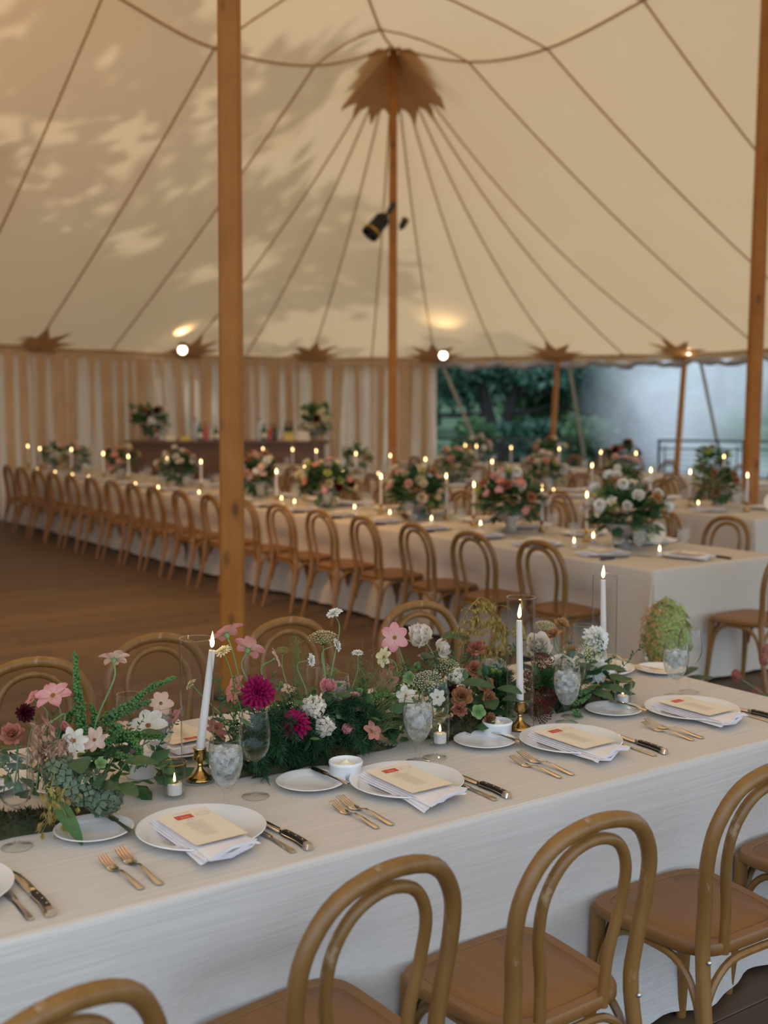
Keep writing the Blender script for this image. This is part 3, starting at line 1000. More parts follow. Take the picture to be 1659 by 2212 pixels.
# ---------------------------------------------------------------- curtains along the back
def sheer_mat():
    m, nt, out = nodes('sheer_curtain')
    d = N(nt, 'BsdfDiffuse')
    d.inputs[0].default_value = (.74, .54, .36, 1)
    t = N(nt, 'BsdfTranslucent')
    t.inputs[0].default_value = (.78, .56, .38, 1)
    tr = N(nt, 'BsdfTransparent')
    tr.inputs[0].default_value = (.92, .86, .80, 1)
    m1 = N(nt, 'MixShader')
    m1.inputs[0].default_value = .56
    nt.links.new(d.outputs[0], m1.inputs[1])
    nt.links.new(t.outputs[0], m1.inputs[2])
    lw = N(nt, 'LayerWeight', Blend=.5)
    f = ramp(nt, lw.outputs['Facing'], .75, .0)
    mu = N(nt, 'Math', _operation='MULTIPLY')
    mu.inputs[1].default_value = .16
    nt.links.new(f, mu.inputs[0])
    m2 = N(nt, 'MixShader')
    nt.links.new(mu.outputs[0], m2.inputs[0])
    nt.links.new(m1.outputs[0], m2.inputs[1])
    nt.links.new(tr.outputs[0], m2.inputs[2])
    nt.links.new(m2.outputs[0], out.inputs[0])
    return m
M['sheer'] = sheer_mat()
M['sheer_double'] = pmat('doubled_curtain', (0.66, 0.45, 0.26), (0.60, 0.40, 0.23), s=3, rough=0.9, trans=0.38)
dr = [C(-8.2, -5.5, EAVE), left_bot[7], left_bot[6], left_bot[5], left_bot[4], left_bot[3], left_bot[2], left_bot[1], left_bot[0]] + fan_bot[:5]
dr_names = ['at the tent corner nearest the camera', 'along the closed side opposite the garland table', 'along the closed side past the dance floor', 'along the closed side by the dance floor', 'beyond the spotlight pole', 'hung just before the spotlight pole',
            'behind the far end of the middle table', 'behind the palest flower bowls', 'between the middle table and the bar', 'behind the leafy bar bouquet', 'behind the bar bottles', 'behind the bar end bouquet', 'beside the open side of the tent']
ctr = C(0, 12)
for i in range(len(dr) - 1):
    a, b = dr[i], dr[i + 1]
    L = (b - a).length
    vis = i >= 5
    n = int(L * (70 if vis else 14))
    d = (b - a).normalized()
    nr = Vector((d.y, -d.x, 0))
    if nr.dot(ctr - a) < 0:
        nr = -nr
    ph = [R.uniform(0, 6.3) for _ in range(8)]
    fr = [R.uniform(4, 7), R.uniform(11, 17), R.uniform(22, 33), R.uniform(44, 60)]
    def fold(s, z):
        x = s * L
        sw = .20 * math.sin(z * 1.1 + ph[4] + x * 2.2)
        g = .6 + .4 * math.sin(x * 1.7 + ph[5])
        return (.04 * math.sin(fr[0] * (x + sw * .35) + ph[0]) + .050 * g * math.sin(fr[1] * (x + sw * .4) + ph[1]) + .034 * math.sin(fr[2] * (x + sw * .25) + ph[2]) + .014 * math.sin(fr[3] * x + ph[3])) * (.45 + .55 * min(1, (2.45 - z) / .5))
    def fn(s, t):
        z = 0.02 + t * (2.47)
        x = s * L
        p = a.lerp(b, s) + nr * (0.17 + fold(s, z)) + d * (.03 * math.sin(fr[1] * x * 2 + ph[6]))
        return (p.x, p.y, z)
    cu = ob('curtain', MB().grid(fn, n, 10).mesh('curtain', M['sheer']), None, label='sheer tan pleated curtain panel ' + dr_names[i], cat='curtain', group='sheer curtain panels')
    if vis:                                   # gathers where the cloth hangs double
        s0 = R.uniform(0, .15)
        while s0 < L - .1:
            w0 = R.uniform(.07, .30)
            w1 = w0 * R.uniform(.7, 1.2)
            sh = R.uniform(-.08, .08)
            def fg(s, t):
                z = 0.03 + t * 2.45
                x = s0 + sh * (1 - t) + s * (w0 * t + w1 * (1 - t))
                p = a + d * min(max(x, 0), L) + nr * (.27 + .030 * math.sin(x * 21 + ph[2] + .6 * t) + .018 * math.sin(x * 47 + ph[1]))
                return (p.x, p.y, z)
            ob('gathered_fold', MB().grid(fg, 16, 6).mesh('gathered_fold', M['sheer_double']), cu)
            s0 += w0 + R.uniform(.06, .30)

# ---------------------------------------------------------------- outside: lawn, railing, trees, smoke
M['lawn'] = pmat('lawn', (0.022, 0.055, 0.022), (0.04, 0.075, 0.03), s=0.6, rough=0.95)
gr = MB()
def ground_h(X, Y):
    d = max(0.0, Y - 34)
    return -0.4 + 0.13 * d + .5 * math.sin(X * .15) * min(1, d / 10)
gr.grid(lambda s, t: C(-70 + 150 * s, -40 + 130 * t, ground_h(-70 + 150 * s, -40 + 130 * t)), 40, 40)
ob('lawn', gr.mesh('lawn', M['lawn']), None, label='green lawn rising behind the tent', kind='structure')
M['bounce'] = pmat('pale_bounce', (0.50, 0.49, 0.46), (0.60, 0.58, 0.54), s=40, rough=0.95)  # pale ground added out of view to bounce sky light onto the garland table
tr_ = MB().grid(lambda s, t: C(-26 + 60 * s, -34 + 30.5 * t, -.06), 2, 2)
ob('bounce_ground', tr_.mesh('bounce_ground', M['bounce']), None, label='unseen pale ground added in front of the tent to bounce daylight', kind='structure')
ob('bounce_ground', MB().grid(lambda s, t: C(11 + 14 * s, -3.5 + 18 * t, -.06), 2, 2).mesh('bounce_ground', M['bounce']), None, label='unseen pale ground added beside the tent to bounce daylight', kind='structure')
M['rail'] = pmat('black_rail', (0.012, 0.014, 0.016), rough=0.4)
def railing(X0, X1, Y0, Y1, top, label):
    a, b = C(X0, Y0), C(X1, Y1)
    L = (b - a).length
    t = thing('metal_railing', label, 'railing', (a.x, a.y, 0), math.atan2(b.y - a.y, b.x - a.x), group='black deck railing')
    n = max(1, round(L / 1.9))
    w = L / n
    for k in range(n):
        for e in (0.03, w - 0.03):
            ob('post', MB().box((k * w + e, 0, top / 2 - .2), (.05, .05, top + .4)).mesh('post', M['rail'], False), t)
        ob('panel_frame', MB().box((k * w + w / 2, 0, top - .16), (w - .1, .03, .03)).box((k * w + w / 2, 0, .08), (w - .1, .03, .03)).box((k * w + .14, 0, top / 2), (.025, .03, top - .2)).box((k * w + w - .14, 0, top / 2), (.025, .03, top - .2)).mesh('panel_frame', M['rail'], False), t)
        wires = MB()
        for q in range(1, 7):
            wires.tube([(k * w + .14, 0, .08 + q * (top - .24) / 7), (k * w + w - .14, 0, .08 + q * (top - .24) / 7)], .004, 4)
        ob('cable_infill', wires.mesh('cable_infill', M['rail'], False), t)
    ob('top_rail', MB().box((L / 2, 0, top), (L, .06, .045)).mesh('top_rail', M['rail'], False), t)
railing(1.0, 3.9, 24.6, 24.2, 0.96, 'black metal railing below the oak outside the tent')
railing(5.3, 10.0, 22.9, 21.6, 0.98, 'black metal railing in front of the smoke')

def leaf_cloud(name, blobs, n, size, mat, seed=0, flat=.5):
    """n leaf quads scattered over ellipsoid clumps: rows of (x, y, z, rx, ry, rz)"""
    rs = np.random.RandomState(seed)
    B = np.array(blobs, dtype=float)
    w = B[:, 3] * B[:, 4] + B[:, 3] * B[:, 5] + B[:, 4] * B[:, 5]
    k = rs.choice(len(B), n, p=w / w.sum())
    d = rs.normal(size=(n, 3))
    d /= np.linalg.norm(d, axis=1)[:, None]
    rr = rs.uniform(.55, 1.05, n) ** .6
    c = B[k, :3] + d * B[k, 3:] * rr[:, None]
    t = rs.normal(size=(n, 3)) + np.array([0, 0, -.4])
    t /= np.linalg.norm(t, axis=1)[:, None]
    u = np.cross(t, d + rs.normal(size=(n, 3)) * .6)
    u /= np.linalg.norm(u, axis=1)[:, None] + 1e-9
    s = size * rs.uniform(.6, 1.3, n)[:, None]
    v = np.stack([c, c + t * s * .5 + u * s * .32, c + t * s, c + t * s * .5 - u * s * .32], 1).reshape(-1, 3)
    f = np.arange(4 * n).reshape(n, 4)
    return np_mesh(name, v, f, mat)
M['oak_leaf'] = pmat('oak_leaf', (0.035, 0.115, 0.078), (0.09, 0.20, 0.13), s=0.7, rough=0.6, trans=0.3)
M['far_leaf'] = pmat('far_leaf', (0.055, 0.13, 0.055), (0.12, 0.20, 0.075), s=0.35, rough=0.7, trans=0.3)
M['far_leaf2'] = pmat('far_leaf_blue', (0.030, 0.085, 0.055), (0.055, 0.13, 0.08), s=0.35, rough=0.7, trans=0.3)
M['bark'] = pmat('bark', (0.020, 0.018, 0.016), (0.045, 0.038, 0.032), scale=(3, 3, .6), s=4, rough=0.9, bump=.5, bs=.02)
def tree(label, base, trunk, blobs, n, size, mat, seed, group='trees outside the tent'):
    t = thing('tree', label, 'tree', tuple(base), group=group)
    mb = MB()
    for pts, r0, r1 in trunk:
        q = cr(pts, 14)
        mb.tube([Vector(p) - Vector(base) for p in q], [r0 + (r1 - r0) * i / 14 for i in range(15)], 8)
    ob('trunk', mb.mesh('trunk', M['bark']), t)
    bl = [(b[0] - base[0], b[1] - base[1], b[2] - base[2], b[3], b[4], b[5]) for b in blobs]
    ob('foliage', leaf_cloud('foliage', bl, n, size, mat, seed), t, kind='stuff')
D = 33.0
def tp(px, py, d=D):
    return at_depth(px, py, d)
ok = [([C(2.8, D, -.4), tp(1058, 930), tp(1050, 880), tp(1035, 820), tp(1000, 740)], .24, .1),
      ([C(3.35, D, -.4), tp(1090, 940), tp(1102, 880), tp(1120, 830), tp(1180, 740)], .22, .1),
      ([tp(1052, 900), tp(1020, 895), tp(970, 897), tp(900, 890)], .10, .05), ([tp(1100, 895), tp(1150, 888), tp(1200, 878), tp(1290, 900)], .09, .03),
      ([tp(1110, 850), tp(1180, 848), tp(1240, 838), tp(1330, 860)], .09, .03), ([tp(1040, 830), tp(1000, 800), tp(950, 790)], .08, .03)]
obl = []
for px, py, r in ((990, 800, .9), (960, 840, .7), (1030, 790, .8), (1060, 840, .55), (1120, 800, .8), (1180, 790, .8), (1240, 800, .9), (1290, 815, .8), (1330, 830, .9), (1360, 800, 1.0), (1300, 850, .6), (1350, 870, .8), (1000, 850, .5), (1200, 830, .5), (1050, 760, 1.2), (1200, 750, 1.2), (1330, 760, 1.2), (960, 760, 1.2), (1310, 895, .45), (1370, 905, .6)):
    p = tp(px, py, D + R.uniform(-1.5, 1.5))
    obl.append((p.x, p.y, p.z, r * 1.25, r * 1.25, r * .75))
p0 = C(3.05, D, -.4)
tree('dark oak with forked trunk and level boughs outside the tent', p0, ok, obl, 7500, 0.24, M['oak_leaf'], 3)
far_defs = [(-7, 52, 9, 'far_leaf', 'pale green tree far behind the oak trunk'), (2.5, 50, 7, 'far_leaf', 'light green tree seen through the fork of the oak'), (8.5, 54, 9, 'far_leaf2', 'blue green tree behind the oak boughs'),
            (13, 46, 9, 'far_leaf2', 'dark tree rising behind the smoke'), (21, 50, 10, 'far_leaf', 'tree faintly seen through the thick smoke'), (5.5, 42, 3.2, 'far_leaf', 'low bright bush on the bank below the oak'), (9.5, 40, 2.6, 'far_leaf', 'low bush on the bank beside the smoke'), (1.0, 41, 2.4, 'far_leaf2', 'low dark bush behind the curtain edge'), (2.2, 30, 1.5, 'far_leaf', 'small round bush behind the railing by the curtain'), (3.9, 31, 1.7, 'far_leaf2', 'small dark bush beside the oak trunk'), (5.4, 30, 1.5, 'far_leaf', 'small bush beyond the side pole'), (7.0, 32, 2.0, 'far_leaf2', 'small dark bush at the edge of the smoke'), (4.7, 36, 2.6, 'far_leaf', 'broad bush on the bank behind the side pole'), (7.4, 37, 3.0, 'far_leaf', 'broad bush on the bank behind the smoke edge')]
for i, (X, Y, h, mt, lb) in enumerate(far_defs):
    b = C(X, Y, ground_h(X, Y))
    bl = []
    for q in range(14):
        a = R.uniform(0, 6.3)
        rr = R.uniform(0, .38) * h
        zz = R.uniform(.12 if h < 5 else .3, 1.0) * h
        r_ = R.uniform(.14, .24) * h
        bl.append((b.x + math.cos(a) * rr, b.y + math.sin(a) * rr, b.z + zz, r_, r_, r_ * .8))
    tree(lb, b, [([b, b + Vector((.1, .1, h * .4)), b + Vector((0, .3, h * .8))], .05 * h * .5, .02 * h)], bl, 4500, .075 * h ** .5 + .15, M[mt], 20 + i)
# a hedge bank closes the view
for i, (X, Y, lb) in enumerate(((-12, 66, 'far wooded bank behind the pale trees'), (6, 68, 'far wooded bank behind the oak'), (24, 66, 'far wooded bank behind the smoke'))):
    b = C(X, Y, ground_h(X, Y))
    bl = []
    for q in range(26):
        w_ = C(R.uniform(-10, 10), R.uniform(-2, 2))
        bl.append((b.x + w_.x, b.y + w_.y, b.z + R.uniform(0, 9), 2.6, 2.6, 2.2))
    tree(lb, b, [([b, b + Vector((0, 0, 5))], .3, .2)], bl, 5000, .7, M['far_leaf2'], 60 + i, 'wooded bank')
# broad trees whose shade dapples the canvas, standing on the sunny side behind the curtains
shade = ((-12.5, 22.5, 17, 4.6, 'over the bar'), (-13.0, 14.5, 17.5, 4.8, 'above the middle table end'), (-8.0, 29, 17, 4.4, 'behind the curtain'), (-14.0, 8.5, 14, 4.0, 'above the spotlight pole'), (-16.5, 19, 20, 4.6, 'behind the other shade trees'))
for i, (X, Y, h, sp, lb) in enumerate(shade):
    b = C(X, Y, -.4)
    bl = []
    for q in range(34):
        a = R.uniform(0, 6.3)
        rr = math.sqrt(R.uniform(0, 1)) * sp
        zz = R.uniform(.36, 1.0) * h
        r_ = R.uniform(.7, 1.45)
        bl.append((b.x + math.cos(a) * rr, b.y + math.sin(a) * rr, b.z + zz, r_, r_, r_ * .75))
    tree('tall shade tree shadowing the canvas ' + lb, b, [([b, b + Vector((.2, .1, h * .5)), b + Vector((0, .3, h * .9))], .28, .08)], bl, 5600, .5, M['oak_leaf'], 40 + i, 'shade trees behind the curtains')

# smoke drifting past the railing
def smoke():
    m, nt, out = nodes('smoke')
    tc = N(nt, 'TexCoord')
    nz = noise(nt, (1, 1, 1), 2.6, 4, .6, 'Generated', .5)
    mp = N(nt, 'Mapping')
    mp.inputs['Location'].default_value = (-.5, -.5, -.5)
    nt.links.new(tc.outputs['Generated'], mp.inputs[0])
    ln = N(nt, 'VectorMath', _operation='LENGTH')
    nt.links.new(mp.outputs[0], ln.inputs[0])
    fall = ramp(nt, ln.outputs['Value'], .5, .2)
    dn = ramp(nt, nz.outputs[0], .42, .64)
    mu = N(nt, 'Math', _operation='MULTIPLY')
    nt.links.new(fall, mu.inputs[0])
    nt.links.new(dn, mu.inputs[1])
    m2 = N(nt, 'Math', _operation='MULTIPLY')
    m2.inputs[1].default_value = 1.15
    nt.links.new(mu.outputs[0], m2.inputs[0])
    vs_ = N(nt, 'VolumeScatter')
    vs_.inputs['Color'].default_value = (.98, .97, .95, 1)
    nt.links.new(m2.outputs[0], vs_.inputs['Density'])
    nt.links.new(vs_.outputs[0], out.inputs['Volume'])
    return m
M['smoke'] = smoke()
sp_ = C(9.0, 27.5, 1.9)
ob('smoke', MB().ball((0, 0, 0), 1, 20, 12).mesh('smoke', M['smoke']), None, tuple(sp_), (0, 0, -YAW), (4.6, 2.6, 3.4), label='grey white smoke drifting over the railing outside', cat='smoke', kind='stuff')

# ================================================================ bentwood chair (faces +y)
def chair_parts(nseg=44, nside=10):
    parts = []
    # seat: rounded trapezoid with a sunk panel
    no = 48
    def outline(k, s=1.0):
        a = 2 * PI * k / no
        ca, sa = math.cos(a), math.sin(a)
        e = 0.42
        x = math.copysign(abs(ca) ** e, ca)
        y = math.copysign(abs(sa) ** e, sa)
        w = 0.205 + 0.022 * y
        return (x * w * s, (y * 0.195 - .010) * s)
    rings = [(.80, -.030), (.97, -.032), (1.0, -.026), (1.0, -.006), (.985, 0), (.86, 0), (.852, -.003), (.84, -.0035), (.828, -.001), (.5, -.004), (.15, -.006)]
    mb = MB()
    v, f = [], []
    for s, z in rings:
        v += [outline(k, s) + (0.455 + z,) for k in range(no)]
    for j in range(len(rings) - 1):
        for k in range(no):
            f.append((j * no + k, j * no + (k + 1) % no, (j + 1) * no + (k + 1) % no, (j + 1) * no + k))
    f.append(tuple(range(no - 1, -1, -1)))
    f.append(tuple((len(rings) - 1) * no + k for k in range(no)))
    mb.add(v, f)
    parts.append(('seat', mb.mesh('seat', M['seat'], True, 50)))
    half = [(-.215, -.285, 0), (-.198, -.232, .22), (-.184, -.200, .44), (-.190, -.208, .56), (-.203, -.222, .68), (-.190, -.238, .78), (-.125, -.252, .862), (0, -.258, .890)]
    full = half + [(-x, y, z) for x, y, z in reversed(half[:-1])]
    q = cr(full, nseg + 12)
    rad = [0.0155 + .003 * (1 if p.z > .3 else p.z / .3) - (0.003 if p.z < .1 else 0) for p in q]
    parts.append(('back_hoop', MB().tube(q, rad, nside).mesh('back_hoop', M['chair'])))
    hi = [(-.098, -.192, .425), (-.104, -.200, .54), (-.125, -.214, .66), (-.122, -.232, .755), (-.078, -.246, .825), (0, -.250, .850)]
    fi = hi + [(-x, y, z) for x, y, z in reversed(hi[:-1])]
    parts.append(('inner_hoop', MB().tube(cr(fi, nseg), 0.0135, nside).mesh('inner_hoop', M['chair'])))
    for s in (-1, 1):
        parts.append(('leg', MB().tube([(s * .172, .165, .432), (s * .176, .170, .25), (s * .186, .185, .06), (s * .189, .19, 0)], [.021, .019, .0155, .015], nside).mesh('leg', M['chair'])))
    def arch(a, b, z0, ztop):
        a, b = Vector(a), Vector(b)
        pts = []
        for t, h in ((0, 0), (.05, .45), (.14, .78), (.28, .97), (.5, 1.0), (.72, .97), (.86, .78), (.95, .45), (1, 0)):
            p = a.lerp(b, t)
            pts.append((p.x, p.y, z0 + (ztop - z0) * h))
        return MB().tube(cr(pts, 22), .0105, 7).mesh('brace', M['chair'])
    parts.append(('brace', arch((-.19, -.205, 0), (.19, -.205, 0), .24, .413)))
    parts.append(('brace', arch((-.168, .165, 0), (.168, .165, 0), .24, .413)))
    for s in (-1, 1):
        parts.append(('brace', arch((s * .182, .155, 0), (s * .186, -.205, 0), .24, .413)))
    bm = {}
    for s in (-1, 1):
        parts.append(('bolt', MB().ball((s * .186, -.222, .435), .0065, 8, 5).mesh('bolt', M['bolt'])))
    return parts
CHAIR = chair_parts()
def joined_chair():
    mb = MB()
    half = [(-.215, -.285, 0), (-.184, -.200, .44), (-.203, -.222, .68), (-.125, -.252, .862), (0, -.258, .890)]
    full = half + [(-x, y, z) for x, y, z in reversed(half[:-1])]
    mb.tube(cr(full, 26), .018, 6)
    hi = [(-.098, -.192, .425), (-.125, -.214, .66), (-.078, -.246, .825), (0, -.250, .850)]
    mb.tube(cr(hi + [(-x, y, z) for x, y, z in reversed(hi[:-1])], 20), .0135, 6)
    for s in (-1, 1):
        mb.tube([(s * .172, .165, .432), (s * .189, .19, 0)], [.02, .015], 6)
    mb.box((0, 0, .44), (.40, .40, .03), bev=.008)
    for a, b in (((-.19, -.2), (.19, -.2)), ((-.18, .16), (-.186, -.2)), ((.18, .16), (.186, -.2))):
        mb.tube(cr([(a[0], a[1], .24), (a[0] * .9 + b[0] * .1, a[1] * .9 + b[1] * .1, .36), ((a[0] + b[0]) / 2, (a[1] + b[1]) / 2, .413), (b[0] * .9 + a[0] * .1, b[1] * .9 + a[1] * .1, .36), (b[0], b[1], .24)], 12), .01, 5)
    return mb.mesh('bentwood_chair', M['chair'])
CHAIR_FAR = joined_chair()
def chair(x, y, rot, label, group, far=False):
    return inst(CHAIR_FAR if far else CHAIR, 'bentwood_chair', label, 'chair', (x, y, 0), rot, group)

# ================================================================ tables under floor-length linen
def cloth_table(name, x0, x1, y0, y1, mat, label, step, push=(), seed=1, corner=0.05):
    """push: (side, coordinate, depth): a chair leans the cloth inwards there"""
    rg = random.Random(seed)
    zt = 0.76
    t = thing(name, label, 'table', ((x0 + x1) / 2, (y0 + y1) / 2, 0))
    hx, hy = (x1 - x0) / 2, (y1 - y0) / 2
    cx, cyy = (x0 + x1) / 2, (y0 + y1) / 2
    per = []
    def side(ax, a, b, fixed, nrm, sid):
        n = max(2, int(abs(b - a) / step))
        for i in range(n):
            s = a + (b - a) * i / n
            p = (s, fixed) if ax == 0 else (fixed, s)
            e = min(abs(s - a), abs(b - s))
            per.append((p, nrm, e, sid, s))
    def corner_pts(c, a0):
        for i in range(7):
            a = a0 + PI / 2 * (i + .5) / 7
            per.append((c, (math.cos(a), math.sin(a)), -1, 'c', i / 6))
    side(1, -hy, hy, hx, (1, 0), 'x+')
    corner_pts((hx, hy), 0)
    side(0, hx, -hx, hy, (0, 1), 'y+')
    corner_pts((-hx, hy), PI / 2)
    side(1, hy, -hy, -hx, (-1, 0), 'x-')
    corner_pts((-hx, -hy), PI)
    side(0, -hx, hx, -hy, (0, -1), 'y-')
    corner_pts((hx, -hy), 1.5 * PI)
    lev = [(.760, -.014), (.7585, -.005), (.754, 0), (.742, .003)] + [(.742 - (.742 - .025) * (k / 12), .003) for k in range(1, 13)]
    ph = [rg.uniform(0, 6.3) for _ in range(6)]
    v = []
    for z, o in lev:
        d = max(0, (.742 - z) / .72)
        for k, (p, nr, e, sid, s) in enumerate(per):
            if sid == 'c':
                off = o + corner * d ** .8 * (1.0 + .5 * math.cos(s * 2 * PI * 1.5)) + .012 * d
            else:
                r = .010 * math.sin(s * 7.1 + ph[0]) + .008 * math.sin(s * 15.3 + ph[1] + d) + .006 * math.sin(s * 31 + ph[2])
                off = o + d ** 1.3 * (.014 + r * 1.5) + (corner * .8 * d ** .8 * math.exp(-e / .07) if e < .3 else 0)
                for (sd, q, dep) in push:
                    if sd == sid:
                        w = s - q
                        g = math.exp(-(w / .26) ** 4)
                        hz = max(0, min(1, (.64 - z) / .16))
                        off -= dep * g * (hz * hz * (3 - 2 * hz)) * (1 if z > .2 else .85)
            qx, qy = p[0] + nr[0] * off, p[1] + nr[1] * off
            if o < 0:
                qx, qy = max(-hx - o, min(hx + o, qx)), max(-hy - o, min(hy + o, qy))
            v.append((qx, qy, z))
    n = len(per)
    f = []
    for j in range(len(lev) - 1):
        for k in range(n):
            f.append((j * n + k, (j + 1) * n + k, (j + 1) * n + (k + 1) % n, j * n + (k + 1) % n))
    mb = MB().add(v, f)
    i_ = -lev[0][1]
    mb.add([(-hx + i_, -hy + i_, .760), (hx - i_, -hy + i_, .760), (hx - i_, hy - i_, .760), (-hx + i_, hy - i_, .760)], [(0, 1, 2, 3)])
    me = mb.mesh('tablecloth', mat, True, 60)
    ob('tablecloth', me, t)
    ob('table_top', MB().box((0, 0, .735), (2 * hx - .02, 2 * hy - .02, .03)).mesh('table_top', M['seat'], False), t)
    return t
T1 = (-1.7, 3.385, 2.165, 3.385)
GT, MT, RT, FT = 'the garland table', 'the middle table', 'the rear table', 'the farthest table'
front_x = [0.0, 0.505, 1.225, 1.755, 2.39, 3.00]
front_r = [0, .24, .13, .03, -.02, .04]
front_y = [1.93, 1.885, 2.02, 1.975, 1.985, 2.0]
cx1 = (T1[0] + T1[1]) / 2
cloth_table('banquet_table', *T1, M['linen'], 'long linen-covered table dressed with a moss and flower garland', .03, [('y-', x - cx1, max(.01, y + .185 - 2.165 + .02)) for x, y in zip(front_x, front_y)], 3)
back_x = [0.70, 1.28, 1.82, 2.385, 3.03]
for i, (x, y) in enumerate(zip(front_x, front_y)):
    if i == 0:
        continue
    chair(x, y, front_r[i], 'bentwood chair on the near side of %s, %s from its open end' % (GT, ORD[5 - i]), 'chairs along the near side of the garland table')
for i, (x, y) in enumerate(zip(back_x, (3.68, 3.66, 3.80, 3.80, 3.80))):
    chair(x, y, PI + R.uniform(-.05, .05), 'bentwood chair behind the garland flowers, %s from the table end' % ORD[4 - i], 'chairs behind the garland table')

T2 = (5.35, 6.57, 4.79, 17.0)
T2c = (5.43, 6.06, 6.66, 7.31, 7.96, 8.60, 9.22, 9.85, 10.46, 11.05, 11.63, 12.2, 12.8, 13.4, 14.0, 14.6, 15.2, 15.8)
cy2 = (T2[2] + T2[3]) / 2
cloth_table('banquet_table', *T2, M['linen_y_warm'], 'long linen-covered middle table lined with chairs and candles', .06, [('x-', y - cy2, .06) for y in T2c], 5)
for i, y in enumerate(T2c):
    chair((5.27 if i == 0 else 5.215) + R.uniform(-.015, .015), y, -PI / 2 + R.uniform(-.07, .07), 'bentwood chair along the facing side of %s, %s from its near end' % (MT, ORD[i]), 'chairs along the facing side of the middle table')
T2b = [5.72, 6.36, 7.0, 7.6, 8.25, 8.85, 9.5, 10.1, 10.7, 11.3, 11.9, 12.5, 13.1, 13.7]
for i, y in enumerate(T2b):
    chair(6.93 + R.uniform(-.03, .03), y, PI / 2 + R.uniform(-.07, .07), 'bentwood chair behind %s, %s from its near end' % (MT, ORD[i]), 'chairs behind the middle table')
chair(5.97, 4.545, R.uniform(-.03, .03), 'bentwood chair at the head of %s' % MT, 'end chairs')
T3_ = (8.35, 9.50, 6.36, 16.2)
cy3 = (T3_[2] + T3_[3]) / 2
cloth_table('banquet_table', *T3_, M['linen_y_warm'], 'linen-covered rear table running beside the wooden pole', .08, [], 7)
T3c = [7.02 + .62 * k for k in range(14)]
for i, y in enumerate(T3c):
    chair(8.12 + R.uniform(-.02, .01), y, -PI / 2 + R.uniform(-.08, .08), 'bentwood chair along the facing side of %s, %s from its near end' % (RT, ORD[i]), 'chairs along the facing side of the rear table', True)
T3b = [6.9 + .64 * k for k in range(12) if abs(6.9 + .64 * k - 7.58) > .3]
for i, y in enumerate(T3b):
    chair(9.76 + R.uniform(-.02, .02), y, PI / 2 + R.uniform(-.08, .08), 'bentwood chair behind %s, %s from its near end' % (RT, ORD[i]), 'chairs behind the rear table', True)
T4_ = (11.35, 12.57, 8.3, 15.8)
cloth_table('banquet_table', *T4_, M['linen_y_warm'], 'linen-covered farthest table close to the open side', .1, [], 9)
T4c = [8.8 + .64 * k for k in range(10)]
for i, y in enumerate(T4c):
    chair(11.11, y, -PI / 2 + R.uniform(-.08, .08), 'bentwood chair along the facing side of %s, %s from its near end' % (FT, ORD[i]), 'chairs along the facing side of the farthest table', True)
    if i < 8:
        chair(12.83, y + .1, PI / 2 + R.uniform(-.08, .08), 'bentwood chair behind %s, %s from its near end' % (FT, ORD[i]), 'chairs behind the farthest table', True)

# ================================================================ tableware
TZ = 0.761
plate = MB().lathe([(0, .004), (.060, .004), (.062, 0), (.068, 0), (.072, .003), (.098, .007), (.150, .0185), (.1525, .0205), (.151, .0225), (.146, .0215), (.104, .0115), (.098, .0085), (0, .0085)], 56).mesh('dinner_plate', M['china'], True, 60)
bread = MB().lathe([(0, .003), (.040, .003), (.042, 0), (.046, 0), (.050, .003), (.060, .005), (.091, .0150), (.093, .0165), (.0915, .018), (.087, .017), (.064, .0085), (.060, .0065), (0, .0065)], 48).mesh('bread_plate', M['china'], True, 60)
def nap_z(y):
    return .0235 + .004 * max(0, (y - .06) / .05) + .003 * max(0, (-y - .12) / .06)
def napkin_mesh(seed):
    rg = random.Random(seed)
    mb = MB()
    for l in range(4):
        w = .068 - .001 * l
        ox = -.018 + .003 * (l - 1.5)
        y0, y1 = -.176 - .006 * l + rg.uniform(-.004, .004), .098 + .003 * (1 - l)
        v, f = [], []
        ns, nr = 26, 16
        p1, p2 = rg.uniform(0, 6), rg.uniform(0, 6)
        for j in range(ns + 1):
            t = j / ns
            y = y0 + (y1 - y0) * t
            fr_ = max(0, 1 - t / .22)
            for k in range(nr):
                a = 2 * PI * k / nr
                x = math.copysign(abs(math.cos(a)) ** .35, math.cos(a))
                zz = math.copysign(abs(math.sin(a)) ** .8, math.sin(a)) * (.0022 + .0018 * fr_)
                wav = fr_ * (.006 * math.sin(x * 5 + p1 + l) + .004 * math.sin(x * 9 + p2))
                sk = .022 * fr_ * x
                v.append((ox + x * (w + .010 * fr_), y + sk + .006 * fr_ * math.sin(3 * x + p2), nap_z(y) - .011 + l * .0042 + zz + wav))
        for j in range(ns):
            for k in range(nr):
                f.append((j * nr + k, j * nr + (k + 1) % nr, (j + 1) * nr + (k + 1) % nr, (j + 1) * nr + k))
        f.append(tuple(range(nr - 1, -1, -1)))
        f.append(tuple(ns * nr + k for k in range(nr)))
        mb.add(v, f)
    return mb.mesh('napkin', M['napkin'], True, 60)
napkins = [napkin_mesh(s) for s in (1, 2, 3)]
def card_z(y):
    return nap_z(y) + .0105 + .0012 + (.002 * max(0, (y - .02) / .05))
